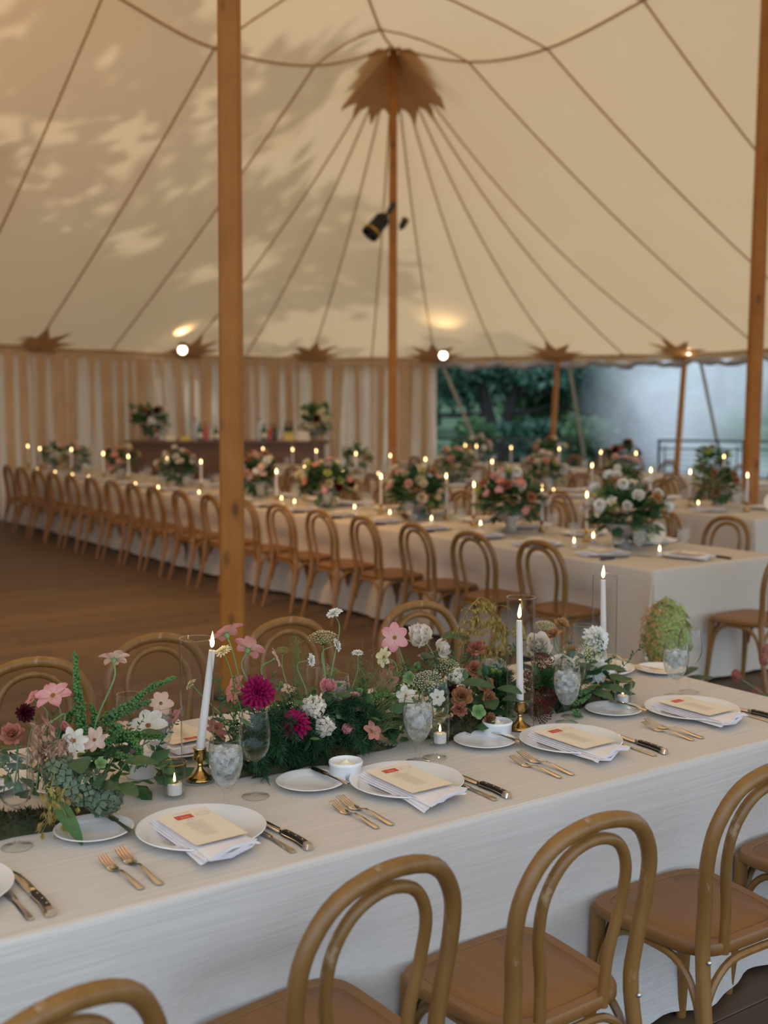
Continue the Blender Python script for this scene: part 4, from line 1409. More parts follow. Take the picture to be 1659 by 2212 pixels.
def menu_proto():
    x0, x1, y0, y1 = -.084, .048, -.140, .072
    def surf(s, t, dz=0.0):
        y = y0 + (y1 - y0) * t
        return (x0 + (x1 - x0) * s, y, card_z(y) + dz)
    card = MB()
    card.grid(lambda s, t: surf(s, t), 4, 14)
    card.grid(lambda s, t: surf(1 - s, t, -.0006), 4, 14)
    def rect(mb, a, b, c, d, dz):
        n = 4
        mb.grid(lambda s, t: (a + (b - a) * s, c + (d - c) * t, card_z(c + (d - c) * t) + dz), 1, n)
    stamp = MB()
    cxm = (x0 + x1) / 2 - .008
    rect(stamp, cxm - .022, cxm + .022, .026, .050, .0005)
    bd = MB()
    hxm = cxm
    for a, b, c, d in ((-.0205, .0205, .0275, .0281), (-.0205, .0205, .0479, .0485), (-.0205, -.0199, .0275, .0485), (.0199, .0205, .0275, .0485), (-.011, .012, .0315, .0330), (-.009, -.003, .0330, .0385), (-.003, .010, .0330, .0360), (-.0075, -.0045, .0385, .0415), (.001, .009, .0360, .0372)):
        rect(bd, hxm + a, hxm + b, c, d, .0008)
    pm = MB()
    ccx, ccy = x1 - .026, .037
    for k0, k1 in ((1.0, .96), (.72, .69)):
        n = 40
        v, f = [], []
        for k in range(n):
            a = 2 * PI * k / n
            for q in (k0, k1):
                yy = ccy + .0105 * q * math.sin(a)
                v.append((ccx + .0185 * q * math.cos(a), yy, card_z(yy) + .0006))
        for k in range(n):
            f.append((2 * k, 2 * ((k + 1) % n), 2 * ((k + 1) % n) + 1, 2 * k + 1))
        pm.add(v, f)
    rg = random.Random(4)
    tx = MB()
    def line(y, w, h=.0011):
        x = cxm + .004 - w / 2
        e = x + w
        while x < e:
            q = rg.uniform(.002, .006)
            rect(tx, x, min(e, x + q), y, y + h * 1.05, .0005)
            x += q + .0012
    rect_y = [(.061, .046, .0013)] + [(.0065 - .0062 * k, (.018, .052, .036, .050, .034, .046, .028, .042, .050, .030, .048, .036, .044, .030, .044, .032, .040)[k], .0010) for k in range(17)]
    for y, w, h in rect_y:
        line(y, w, h)
    cu = bpy.data.curves.new('menu_heading', 'FONT')
    cu.body = 'MENU'
    cu.size = .0062
    cu.align_x = 'CENTER'
    to = bpy.data.objects.new('tmp_text', cu)
    tm = bpy.data.meshes.new_from_object(to)
    bpy.data.objects.remove(to)
    tm.materials.clear()
    tm.materials.append(M['ink'])
    for v in tm.vertices:
        v.co = (v.co.x + cxm + .004, v.co.y + .0145, card_z(v.co.y + .0145) + .0006)
    return [('card', card.mesh('card', M['card'])), ('red_stamp', stamp.mesh('red_stamp', M['red_ink']), [('stamp_drawing', bd.mesh('stamp_drawing', M['pale_ink']))], 'small red picture stamp'),
            ('postmark', pm.mesh('postmark', M['ink']), None, 'grey oval postmark'), ('heading', tm, None, 'printed heading'), ('menu_lines', tx.mesh('menu_lines', M['ink']))]
MENU = menu_proto()
menu_far = MB().grid(lambda s, t: (-.084 + .132 * s, -.14 + .212 * t, card_z(-.14 + .212 * t)), 2, 6).grid(lambda s, t: (-.044 + .044 * s, .026 + .024 * t, card_z(.04) + .0012), 1, 1, 1).mesh('menu_card', [M['card'], M['red_ink']])

def fork_mesh():
    mb = MB()
    mb.ribbon([(0, .0055, .002, 0), (.006, .0085, .002, 0), (.03, .0075, .004, 0), (.07, .0045, .009, 0), (.10, .0035, .010, 0), (.118, .0040, .006, 0), (.128, .0090, .0025, 0), (.140, .0128, .0015, 0), (.152, .0132, .003, 0)], .0022)
    for k in range(4):
        x = -.0104 + k * .00693
        mb.ribbon([(.150, .0026, .003, x), (.175, .0021, .0075, x * 1.0), (.196, .0014, .013, x * .98), (.205, .0005, .0155, x * .97)], .0016)
    return mb.mesh('fork', M['steel'], True, 50)
FORK = fork_mesh()
KNIFE = MB().ribbon([(0, .0065, .001, 0), (.008, .0085, .001, 0), (.03, .0075, .001, 0), (.085, .0055, .001, 0), (.100, .0052, .001, 0), (.108, .0085, .001, .001), (.150, .0100, .001, .001), (.195, .0095, .001, .0005), (.215, .0065, .001, -.002), (.222, .001, .001, -.004)], .0042).mesh('table_knife', M['steel'], True, 50)
BUTTER = MB().ribbon([(0, .0055, .001, 0), (.006, .0075, .001, 0), (.03, .006, .001, 0), (.075, .0042, .001, 0), (.088, .0042, .001, 0), (.096, .0095, .001, .002), (.130, .0100, .001, .002), (.155, .0080, .001, .001), (.163, .002, .001, 0)], .003).mesh('butter_knife', M['steel'], True, 50)
def steak():
    blade = MB().ribbon([(.118, .006, .006, 0), (.126, .0105, .006, .001), (.18, .0105, .006, .001), (.225, .0095, .006, 0), (.246, .0045, .006, -.003), (.252, .001, .006, -.005)], .0022)
    bol = MB().ribbon([(.108, .0085, .003, 0), (.116, .0085, .003, 0), (.122, .0065, .0045, 0)], .010)
    butt = MB().ribbon([(-.004, .0085, .002, -.002), (0, .0115, .002, -.002), (.016, .0115, .002, -.001)], .0125)
    h = MB().ribbon([(.016, .0112, .002, -.001), (.040, .0095, .002, .001), (.065, .0090, .002, .002), (.090, .0098, .002, .001), (.109, .0088, .002, 0)], .0125)
    tang = MB().ribbon([(.014, .0116, .0065, -.001), (.040, .0100, .0065, .001), (.065, .0095, .0065, .002), (.090, .0103, .0065, .001), (.110, .0090, .0065, 0)], .0016)
    rv_ = MB()
    for y in (.034, .062, .092):
        rv_.lathe([(.0026, .0146), (.0022, .0152), (0, .0152)], 8, (.0015, y, 0))
    hm = h.mesh('handle', M['bakelite'], True, 50)
    return [('blade', blade.mesh('blade', M['steel'], True, 50)), ('bolster', bol.mesh('bolster', M['steel'], True, 50)), ('handle', hm, [('rivet', rv_.mesh('rivet', M['steel'])), ('tang', tang.mesh('tang', M['steel']))], 'glossy black handle'),
            ('end_cap', butt.mesh('end_cap', M['steel'], True, 50))]
STEAK = steak()
STEAK_FAR = MB().ribbon([(0, .011, .002, 0), (.11, .009, .002, 0)], .012).ribbon([(.11, .009, .005, 0), (.24, .008, .005, 0)], .002, 1).mesh('steak_knife', [M['bakelite'], M['steel']])

wine = MB().lathe([(0, .0035), (.010, .0045), (.030, .0018), (.0355, .001), (.0365, .0018), (.034, .003), (.014, .006), (.0055, .012), (.0042, .022), (.0040, .080), (.0055, .094), (.014, .099), (.028, .110), (.0385, .130), (.0415, .150), (.0405, .175), (.036, .205), (.0325, .226), (.0318, .2265), (.0355, .204), (.0398, .174), (.0405, .150), (.0376, .131), (.0272, .1115), (.012, .102), (0, .1005)], 36).mesh('wine_glass', M['glass'], True, 60)
wine_far = MB().lathe([(0, .003), (.0365, .0015), (.012, .007), (.0042, .02), (.0042, .09), (.028, .110), (.0415, .150), (.0325, .226)], 14).mesh('wine_glass', M['glass'])
GPROF = [(.0140, .058), (.026, .072), (.036, .092), (.0425, .118), (.0440, .138), (.0420, .163), (.0385, .184)]
gob = MB().lathe([(0, .004), (.010, .005), (.028, .002), (.0345, .001), (.0355, .002), (.032, .0035), (.014, .007), (.0075, .014), (.0070, .020), (.0095, .026), (.0095, .030), (.0065, .038), (.0068, .048)] + GPROF + [(.0378, .1845), (.0412, .163), (.0432, .138), (.0417, .118), (.0352, .0925), (.025, .0728), (.012, .0605), (0, .059)], 36).mesh('bowl', M['glass'], True, 60)
def water_mesh():
    mb = MB()
    pr = [(0, .0592), (.0118, .0608), (.0248, .0732), (.0350, .0930), (.0414, .1185), (.0429, .138), (.0418, .155), (.0414, .158)]
    mb.lathe(pr, 30)
    mb.lathe([(.0414, .158), (.036, .1578), (0, .1575)], 30)
    return mb.mesh('water', M['water'], True, 40)
def cloudy_mat():
    m, nt, out = nodes('cloudy_iced_water')
    nz = noise(nt, (1, 1, 1), 55.0, 4, .6)
    f = ramp(nt, nz.outputs[0], .30, .62)
    sc_ = N(nt, 'Math', _operation='MULTIPLY')
    sc_.inputs[1].default_value = .42
    nt.links.new(f, sc_.inputs[0])
    t = N(nt, 'BsdfTransparent')
    t.inputs[0].default_value = (.95, .96, .96, 1)
    d = N(nt, 'BsdfDiffuse')
    d.inputs[0].default_value = (.86, .86, .85, 1)
    tl = N(nt, 'BsdfTranslucent')
    tl.inputs[0].default_value = (.88, .88, .87, 1)
    m1 = N(nt, 'MixShader')
    m1.inputs[0].default_value = .5
    nt.links.new(d.outputs[0], m1.inputs[1])
    nt.links.new(tl.outputs[0], m1.inputs[2])
    m2 = N(nt, 'MixShader')
    nt.links.new(sc_.outputs[0], m2.inputs[0])
    nt.links.new(t.outputs[0], m2.inputs[1])
    nt.links.new(m1.outputs[0], m2.inputs[2])
    nt.links.new(m2.outputs[0], out.inputs[0])
    return m
M['water'] = cloudy_mat()
WATER = water_mesh()
def ice_mat():
    m, nt, out = nodes('ice')
    nz = noise(nt, (1, 1, 1), 70.0, 4, .65)
    f = ramp(nt, nz.outputs[0], .28, .52)
    t = N(nt, 'BsdfTransparent')
    t.inputs[0].default_value = (.88, .91, .91, 1)
    d = N(nt, 'BsdfDiffuse')
    d.inputs[0].default_value = (.84, .85, .84, 1)
    tl = N(nt, 'BsdfTranslucent')
    tl.inputs[0].default_value = (.85, .88, .88, 1)
    g = N(nt, 'BsdfGlossy', Roughness=.08)
    m1 = N(nt, 'MixShader')
    m1.inputs[0].default_value = .5
    nt.links.new(d.outputs[0], m1.inputs[1])
    nt.links.new(tl.outputs[0], m1.inputs[2])
    m2 = N(nt, 'MixShader')
    nt.links.new(f, m2.inputs[0])
    nt.links.new(t.outputs[0], m2.inputs[1])
    nt.links.new(m1.outputs[0], m2.inputs[2])
    lw = N(nt, 'LayerWeight', Blend=.25)
    m3 = N(nt, 'MixShader')
    nt.links.new(lw.outputs['Fresnel'], m3.inputs[0])
    nt.links.new(m2.outputs[0], m3.inputs[1])
    nt.links.new(g.outputs[0], m3.inputs[2])
    bn = N(nt, 'Bump', Strength=.6)
    bn.inputs['Distance'].default_value = .003
    nt.links.new(nz.outputs[0], bn.inputs['Height'])
    nt.links.new(bn.outputs[0], g.inputs['Normal'])
    nt.links.new(m3.outputs[0], out.inputs[0])
    return m
M['ice'] = ice_mat()
def ice_meshes():
    out = []
    rg = random.Random(9)
    for k in range(15):
        mb = MB()
        s = rg.uniform(.017, .023)
        m = Matrix.Rotation(rg.uniform(0, 3), 3, 'X') @ Matrix.Rotation(rg.uniform(0, 3), 3, 'Y') @ Matrix.Rotation(rg.uniform(0, 3), 3, 'Z')
        lay = k // 5
        z = (.152, .134, .114)[lay] + rg.uniform(-.005, .005)
        r = (.025, .024, .017)[lay] if k % 5 else .003
        a = 2 * PI * (k % 5) / 4 + lay * .8
        mb.box((r * math.cos(a), r * math.sin(a), z), (s, s * rg.uniform(.7, 1), s * rg.uniform(.7, 1)), m, bev=.003)
        out.append(mb.mesh('ice_cube', M['ice'], True, 30))
    return out
ICE = ice_meshes()
GOBLET = [('bowl', gob), ('water', WATER)] + [('ice_cube', i) for i in ICE]
gob_far = MB().lathe([(0, .003), (.0355, .002), (.012, .008), (.007, .02), (.0068, .048)] + GPROF, 14).lathe([(.0414, .158), (0, .1575)], 14, mi=1).lathe([(0, .06), (.025, .0735), (.0417, .1185), (.0420, .157)], 14, mi=1).mesh('water_goblet', [M['glass'], M['water']])

flame = MB().lathe([(0, -.004), (.0034, -.001), (.0052, .005), (.0050, .011), (.0034, .020), (.0016, .028), (0, .035)], 10)
ramek = MB().lathe([(0, .002), (.040, .002), (.042, 0), (.0435, .003), (.0435, .034), (.0455, .037), (.0465, .041), (.0465, .046), (.0445, .0475), (.042, .046), (.041, .040), (.040, .010), (.036, .007), (0, .006)], 96, mod=lambda a, j: 1 + (.008 * math.cos(32 * a) if j in (3, 4) else 0)).mesh('dish', M['china'], True, 60)
but = MB().lathe([(.040, .020), (.034, .030), (.030, .029), (.026, .037), (.021, .036), (.017, .043), (.010, .043), (.004, .050), (0, .051)], 40, mod=lambda a, j: 1 + .05 * math.sin(9 * a + j * 1.3)).mesh('butter', M['butter'])
RAMEKIN = [('dish', ramek), ('butter', but, None, 'whipped butter swirl')]
votcup = MB().lathe([(0, .006), (.0245, .006), (.0255, 0), (.027, .002), (.0315, .092), (.0302, .092), (.0262, .008), (0, .008)], 32).mesh('cup', M['glass'], True, 60)
votrim = MB().lathe([(.0319, .0905), (.0321, .0928), (.0298, .0928), (.0298, .0905), (.0319, .0905)], 32).mesh('gold_rim', M['gold_rim'])
votwax = MB().lathe([(0, .009), (.0185, .009), (.019, .012), (.019, .036), (.017, .0375), (0, .036)], 24).mesh('wax', M['wax'])
def flame_mesh(z, s=1.0, tx=0.0):
    f = MB()
    f.v = [(x * s + tx * zz, y * s, z + zz * s) for x, y, zz in flame.v]
    f.f, f.mi, f.a = list(flame.f), list(flame.mi), list(flame.a)
    return f.mesh('flame', M['flame'])
VOTIVE = [('cup', votcup, [('gold_rim', votrim, 'thin gold rim')]), ('wax', votwax, [('wick', MB().tube([(0, 0, .035), (.0005, 0, .043)], .0008, 5).mesh('wick', M['wick']))]), ('flame', flame_mesh(.043, .62))]
VOTIVE_FAR = [('cup', MB().lathe([(.0255, 0), (.0315, .092)], 12).mesh('cup', M['glass'])), ('wax', MB().lathe([(.019, .005), (.019, .037), (0, .036)], 10).mesh('wax', M['wax'])), ('flame', flame_mesh(.043, .95))]
STICKP = [(0, .003), (.033, .003), (.0345, .006), (.033, .010), (.026, .014), (.016, .022), (.009, .032), (.0065, .040), (.0085, .044), (.0065, .048), (.0085, .053), (.0150, .058), (.0165, .064), (.0150, .074), (.0155, .084), (.0185, .089), (.0175, .091), (.0125, .088), (0, .086)]
stick = MB().lathe(STICKP, 32, mod=lambda a, j: 1 + (.05 * math.cos(12 * a) if 11 <= j <= 13 else 0)).mesh('candlestick', M['brass'], True, 40)
hurri = MB().lathe([(.0432, .001), (.0440, .001), (.0440, .400), (.0432, .400), (.0432, .001)], 48).mesh('hurricane', M['glass'], True, 60)
def rim(r, z, t=.0011):
    return MB().tube([(r * math.cos(2 * PI * k / 40), r * math.sin(2 * PI * k / 40), z) for k in range(40)], t, 6, closed=True).mesh('rim', M['glass_rim'])
HURRI = [('cylinder', hurri), ('rim', rim(.0436, .400, .0013)), ('rim', rim(.0436, .0015, .0010))]
WINE = [('glass', wine), ('rim', rim(.0322, .2265, .0008))]
GOBLET.append(('rim', rim(.0382, .1845, .0008)))
def taper_proto(h, lean=(0, 0), fs=1.0):
    n = 8
    pts = [(lean[0] * k / n, lean[1] * k / n, .080 + h * k / n) for k in range(n + 1)]
    rad = [.0118 - .0030 * k / n for k in range(n + 1)]
    tp_ = MB().tube(pts, rad, 18).mesh('taper', M['wax'])
    x, y, z = pts[-1]
    wk = MB().tube([(x, y, z), (x + .0006, y, z + .010)], .0009, 5).mesh('wick', M['wick'])
    fl = flame_mesh(0, fs, .06)
    fl.transform(Matrix.Translation((x, y, z + .012)))
    return [('candlestick', stick, None, 'brass candlestick'), ('taper', tp_, [('wick', wk)], 'pale taper candle'), ('flame', fl)]
def setting(x, y, rot, where, group, k, detail=True, napk=0, parts='pnmbBfFktgw'):
    """one place setting; the diner sits at local -y"""
    ca, sa = math.cos(rot), math.sin(rot)
    def W(a, b, z=0.0):
        return (x + a * ca - b * sa, y + a * sa + b * ca, TZ + z)
    def j(a):
        return R.uniform(-a, a)
    if 'p' in parts:
        inst(plate, 'dinner_plate', 'white dinner plate ' + where, 'plate', W(0, 0), rot, 'dinner plates ' + group)
    if 'n' in parts:
        inst(napkins[napk % 3], 'napkin', 'folded white napkin ' + where, 'napkin', W(0, 0), rot + j(.02), 'napkins ' + group)
    if 'm' in parts:
        inst(MENU if detail else menu_far, 'menu_card', 'cream menu card ' + where, 'menu', W(0, 0, .0005), rot + j(.02), 'menu cards ' + group)
    if 'b' in parts:
        inst(bread, 'bread_plate', 'small white bread plate ' + where, 'plate', W(-.205, .150), rot, 'bread plates ' + group)
    if 'B' in parts:
        inst(BUTTER, 'butter_knife', 'small butter knife ' + where, 'knife', W(-.146, .058, .018), (math.radians(1), 0, rot + .06 + j(.06)), 'butter knives ' + group)
    if 'f' in parts:
        inst(FORK, 'fork', 'shorter outer fork ' + where, 'fork', W(-.242 + j(.004), -.212), rot + .03 + j(.03), 'forks ' + group, (.96, .96, .96))
    if 'F' in parts:
        inst(FORK, 'fork', 'longer inner fork ' + where, 'fork', W(-.200 + j(.004), -.214), rot + .03 + j(.03), 'forks ' + group, (1.06, 1.06, 1.06))
    if 'k' in parts:
        inst(KNIFE, 'table_knife', 'plain table knife ' + where, 'knife', W(.120, -.222), rot - .02 + j(.03), 'table knives ' + group)
    if 't' in parts:
        inst(STEAK if detail else STEAK_FAR, 'steak_knife', 'black handled steak knife ' + where, 'knife', W(.160, -.226), rot - .01 + j(.05), 'steak knives ' + group)
    if 'g' in parts:
        inst(GOBLET if detail else gob_far, 'water_goblet', 'iced water goblet ' + where, 'glass', W(.140, .145 + .03 * (k % 2)), rot + R.uniform(0, 6), 'water goblets ' + group)
    if 'w' in parts:
        inst(WINE if detail else wine_far, 'wine_glass', 'empty wine glass ' + where, 'glass', W(.212, .155), 0, 'wine glasses ' + group)

s_x = [0.60, 1.20, 1.80, 2.42, 2.99]
s_y = [2.445, 2.445, 2.448, 2.472, 2.500]
near_words = ['at the cut off setting beside the oats', 'at the setting before the tilted candle', 'at the setting before the magenta dahlias', 'at the setting before the upright candle', 'at the setting nearest the table end']
for k in range(5):
    ps = 'pnmbBfFkt'
    setting(s_x[k], s_y[k], 0, near_words[k], 'on the near side of the garland table', k, True, k, ps)
glasses = [((.82, 2.615), None), ((1.433, 2.605), (1.324, 2.556)), ((2.012, 2.600), (1.951, 2.600)), ((2.640, 2.69), (2.575, 2.650)), ((3.200, 2.69), (3.117, 2.680))]
for k, (w_, g_) in enumerate(glasses):
    inst(WINE, 'wine_glass', 'empty wine glass ' + near_words[k], 'glass', (w_[0], w_[1], TZ), 0, 'wine glasses on the near side of the garland table')
    if g_:
        inst(GOBLET, 'water_goblet', 'iced water goblet ' + near_words[k], 'glass', (g_[0], g_[1], TZ), k * 1.7, 'water goblets on the near side of the garland table')
b_x = [0.85, 1.45, 2.05, 2.65, 3.15]
for k in range(5):
    wd = 'behind the garland flowers, %s from the table end' % ORD[4 - k]
    setting(b_x[k], 3.105, PI, wd, 'on the far side of the garland table', k, True, k, 'pnmbBfFktgw')
for k, (x, y, lb) in enumerate(((1.267, 2.938, 'among the drooping flowers beside the tilted candle'), (1.709, 2.602, 'beside the dark fern and red flowers'), (2.303, 2.668, 'beside the upright brass candlestick'))):
    inst(RAMEKIN, 'butter_dish', 'white ramekin of whipped butter ' + lb, 'dish', (x, y, TZ), k, 'butter dishes')
for k, (x, y, lb) in enumerate(((1.262, 2.722, 'in front of the tilted candle'), (2.100, 2.690, 'behind the iced goblet amid the flowers'), (2.872, 2.692, 'beside the white dahlias'))):
    inst(VOTIVE, 'votive_candle', 'gold rimmed glass votive with lit candle ' + lb, 'candle', (x, y, TZ), k, 'votive candles on the garland table')
for k, (x, y, h, ln, lb, hs) in enumerate(((1.375, 2.805, .275, (.030, -.022), 'tilted lit taper in brass candlestick near the pink flowers', .97), (2.405, 2.680, .262, (-.004, .003), 'upright lit taper in brass candlestick at the garland middle', 1.03), (3.03, 2.935, .300, (-.004, .006), 'lit taper in brass candlestick behind the white dahlias', 1.0))):
    inst(taper_proto(h, ln, 1.15), 'taper_candle', lb, 'candle', (x, y, TZ), 0, 'taper candles on the garland table')
    inst(HURRI, 'hurricane_glass', 'tall clear glass cylinder around the ' + ('tilted taper', 'upright taper', 'taper behind the dahlias')[k], 'glass', (x + (-.006, .010, 0)[k], y + (0, .012, 0)[k], TZ), 0, 'hurricane glasses', (1, 1, hs))

# the other tables
for i, y in enumerate(T2c):
    setting(5.625, y, -PI / 2, '%s from the near end on the middle table\'s facing side' % ORD[i], 'on the facing side of the middle table', i, False, i, 'pnmbtgw' if i < 12 else 'pngw')
for i, y in enumerate(T2b):
    setting(6.295, y - .02, PI / 2, '%s from the near end on the middle table\'s rear side' % ORD[i], 'on the rear side of the middle table', i, False, i, 'pnmtgw' if i < 6 else 'pngw')
for i, y in enumerate(T3c):
    setting(8.625, y, -PI / 2, '%s from the near end on the rear table\'s facing side' % ORD[i], 'on the facing side of the rear table', i, False, i, 'pnmgw' if i < 6 else 'pngw')
for i, y in enumerate(T3b):
    setting(9.225, y, PI / 2, '%s from the near end on the rear table\'s rear side' % ORD[i], 'on the rear side of the rear table', i, False, i, 'pngw')
for i, y in enumerate(T4c):
    setting(11.625, y, -PI / 2, '%s from the near end on the farthest table\'s facing side' % ORD[i], 'on the facing side of the farthest table', i, False, i, 'pngw')
setting(5.96, 5.06, 0, 'at the head of %s' % MT, 'at the head of the middle table', 0, False, 0, 'pnmtgw')

FARSTICK = MB().lathe(STICKP[::2], 12).mesh('candlestick', M['brass'])
far_h = MB().lathe([(.0440, .001), (.0440, .400)], 16).mesh('hurricane', M['glass'])
cnt = {'T2': 0, 'T3': 0, 'T4': 0}
for (tb, x, y, z) in TAPERS:
    cnt[tb] += 1
    h = max(.12, z - TZ - .088 - .025)
    nm = {'T2': MT, 'T3': RT, 'T4': FT}[tb]
    tp_ = MB().tube([(0, 0, .08), (0, 0, .08 + h)], [.0125, .0105], 8).mesh('taper', M['wax'])
    fl = flame_mesh(.08 + h + .012, 1.25)
    lb = '%s lit taper on %s counted from its far end' % (ORD[cnt[tb] - 1], nm)
    inst([('candlestick', FARSTICK), ('taper', tp_), ('flame', fl)], 'taper_candle', lb, 'candle', (x, y, TZ), 0, 'tapers on ' + nm)
    inst(far_h, 'hurricane_glass', 'clear cylinder around the ' + lb, 'glass', (x, y, TZ), 0, 'hurricanes on ' + nm)
for k, (x, y) in enumerate(VOTIVES2):
    inst(VOTIVE_FAR, 'votive_candle', '%s small glass votive on %s counted from its far end' % (ORD[k], MT), 'candle', (max(5.45, x), y, TZ), 0, 'votives on the middle table')
for k, (x, y) in enumerate(((8.75, 7.3), (8.9, 8.3), (8.7, 9.2), (8.95, 10.4), (8.75, 11.2), (8.8, 12.6), (8.9, 13.6))):
    inst(VOTIVE_FAR, 'votive_candle', '%s small glass votive on %s counted from its near end' % (ORD[k], RT), 'candle', (x, y, TZ), 0, 'votives on the rear table')
# round place-name cards standing on the two nearest ends
NUM = MB().lathe([(0, -.003), (.075, -.003), (.075, .003), (0, .003)], 24)
NUM.v = [(x, z, y + .085) for x, y, z in NUM.v]
NUMM = NUM.box((0, 0, .006), (.05, .04, .012)).mesh('table_disc', M['card'])
inst(NUMM, 'table_disc', 'round pale disc standing by the flower bowl at the near end of %s' % MT, 'table sign', (6.30, 5.62, TZ), -.3)
inst(NUMM, 'table_disc', 'round pale disc standing beside the pole on %s' % RT, 'table sign', (9.05, 6.72, TZ), -.3)

# ================================================================ flowers
def petals(layers, seed=0, shape=1.0):
    """layers: (count, length, half width, elevation deg, start radius, start height, cup, ruffle)"""
    rg = random.Random(seed)
    mb = MB()
    for li, (n, L, w, el, r0, z0, cup, ruf) in enumerate(layers):
        ph = rg.uniform(0, 6.3)
        for k in range(n):
            a = ph + 2 * PI * (k + rg.uniform(-.12, .12)) / n
            e = math.radians(el + rg.uniform(-7, 7))
            l_ = L * rg.uniform(.9, 1.08)
            ca, sa = math.cos(a), math.sin(a)
            p1, p2 = rg.uniform(0, 6), rg.uniform(0, 6)
            nl, nw = 5, 4
            def fn(s, t):
                x = (s - .5) * 2
                wid = w * (math.sin(PI * min(1, (t * .80 + .10)) ** shape) ** .75) * (1 if t < .98 else .75)
                ang = e - cup * t * .5
                rr = r0 + l_ * t * math.cos(ang)
                zz = z0 + l_ * t * math.sin(ang) + cup * .25 * l_ * x * x * (wid / w) + ruf * t * math.sin(4 * x + p1) + ruf * .6 * t * math.sin(9 * x + p2)
                tt = x * wid
                return (rr * ca - tt * sa, rr * sa + tt * ca, zz)
            mb.grid(fn, nw, nl, 0, lambda s, t: t)
    return mb
def norm(mb):
    r = max(math.hypot(x, y) for x, y, z in mb.v)
    mb.v = [(x / r, y / r, z / r) for x, y, z in mb.v]
    return mb
FL = {}
FL['cosmos'] = [norm(petals([((5, 6, 6, 7)[s - 1], 1, (.40, .36, .37, .33)[s - 1], 14, .08, 0, .45, .05)], s)) for s in (1, 2, 3, 4)]
FL['dahlia'] = [norm(petals([(15, 1, .155, -6, .06, 0, .3, .0), (15, .95, .15, 10, .06, .04, .35, 0), (14, .86, .14, 25, .05, .07, .4, 0), (13, .72, .125, 40, .05, .10, .5, 0), (11, .55, .11, 56, .04, .13, .5, 0), (9, .40, .09, 72, .03, .16, .5, 0), (6, .28, .06, 84, .01, .18, .3, 0)], s)) for s in (5, 6)]
FL['dahlia_full'] = [norm(petals([(14, 1, .22, -20, .06, -.08, .4, .01), (14, .98, .22, 4, .06, 0, .45, .01), (13, .9, .21, 22, .05, .07, .5, .01), (12, .78, .19, 40, .05, .12, .55, .01), (10, .6, .16, 56, .04, .18, .6, 0), (8, .45, .12, 72, .03, .2, .6, 0), (6, .3, .08, 85, .01, .22, .3, 0)], s)) for s in (7, 8)]
FL['ball_dahlia'] = [norm(petals([(12, 1, .18, -30, .1, -.1, .8, 0), (13, 1, .18, 0, .1, 0, .9, 0), (12, .95, .17, 25, .1, .1, .9, 0), (10, .85, .16, 48, .08, .2, .9, 0), (8, .7, .14, 68, .05, .3, .8, 0), (5, .55, .11, 84, .02, .4, .5, 0)], 9))]
FL['ranunculus'] = [norm(petals([(7, 1, .52, 12, .05, -.05, -.9, .02), (8, .95, .50, 34, .06, 0, -.8, .02), (8, .88, .46, 52, .06, .04, -.7, .02), (8, .78, .40, 66, .05, .08, -.6, .01), (7, .66, .32, 78, .04, .12, -.4, .01), (6, .58, .22, 88, .02, .14, -.2, 0)], s)) for s in (10, 11)]
FL['rose'] = [norm(petals([(5, 1, .5, 30, .05, -.05, -.5, .06), (6, 1.05, .5, 55, .06, 0, -.5, .05), (5, 1.05, .42, 72, .05, .03, -.4, .03), (4, 1.0, .3, 85, .02, .05, -.2, .02)], 12))]
FL['lisianthus'] = [norm(petals([(6, 1, .48, 12, .05, 0, .1, .11), (6, .92, .46, 34, .05, .03, -.1, .11), (6, .8, .40, 54, .05, .06, -.2, .10), (5, .66, .32, 70, .03, .1, -.2, .08), (4, .5, .22, 84, .02, .12, 0, .05)], s)) for s in (13, 14, 15)]
FL['zinnia'] = [norm(petals([(16, 1, .16, 4, .1, 0, .3, 0), (14, .8, .15, 20, .1, .05, .3, 0), (11, .55, .12, 40, .06, .08, .3, 0), (8, .34, .09, 65, .03, .1, .2, 0)], 16))]
FL['scabiosa'] = [norm(petals([(12, 1, .24, 6, .1, 0, .2, .06), (11, .75, .20, 28, .08, .06, .2, .05), (9, .5, .15, 50, .05, .12, .2, .04), (7, .32, .1, 75, .02, .14, .2, .02)], 17))]
FL['hellebore'] = [norm(petals([(5, 1, .44, 50, .04, 0, .5, .04)], s)) for s in (18, 19)]
FL['rosebud'] = [norm(petals([(4, 1, .5, 66, .02, -.2, -1.0, .02), (4, .95, .42, 78, .02, -.15, -.8, .02), (3, .9, .3, 88, .01, -.1, -.4, 0)], 20))]
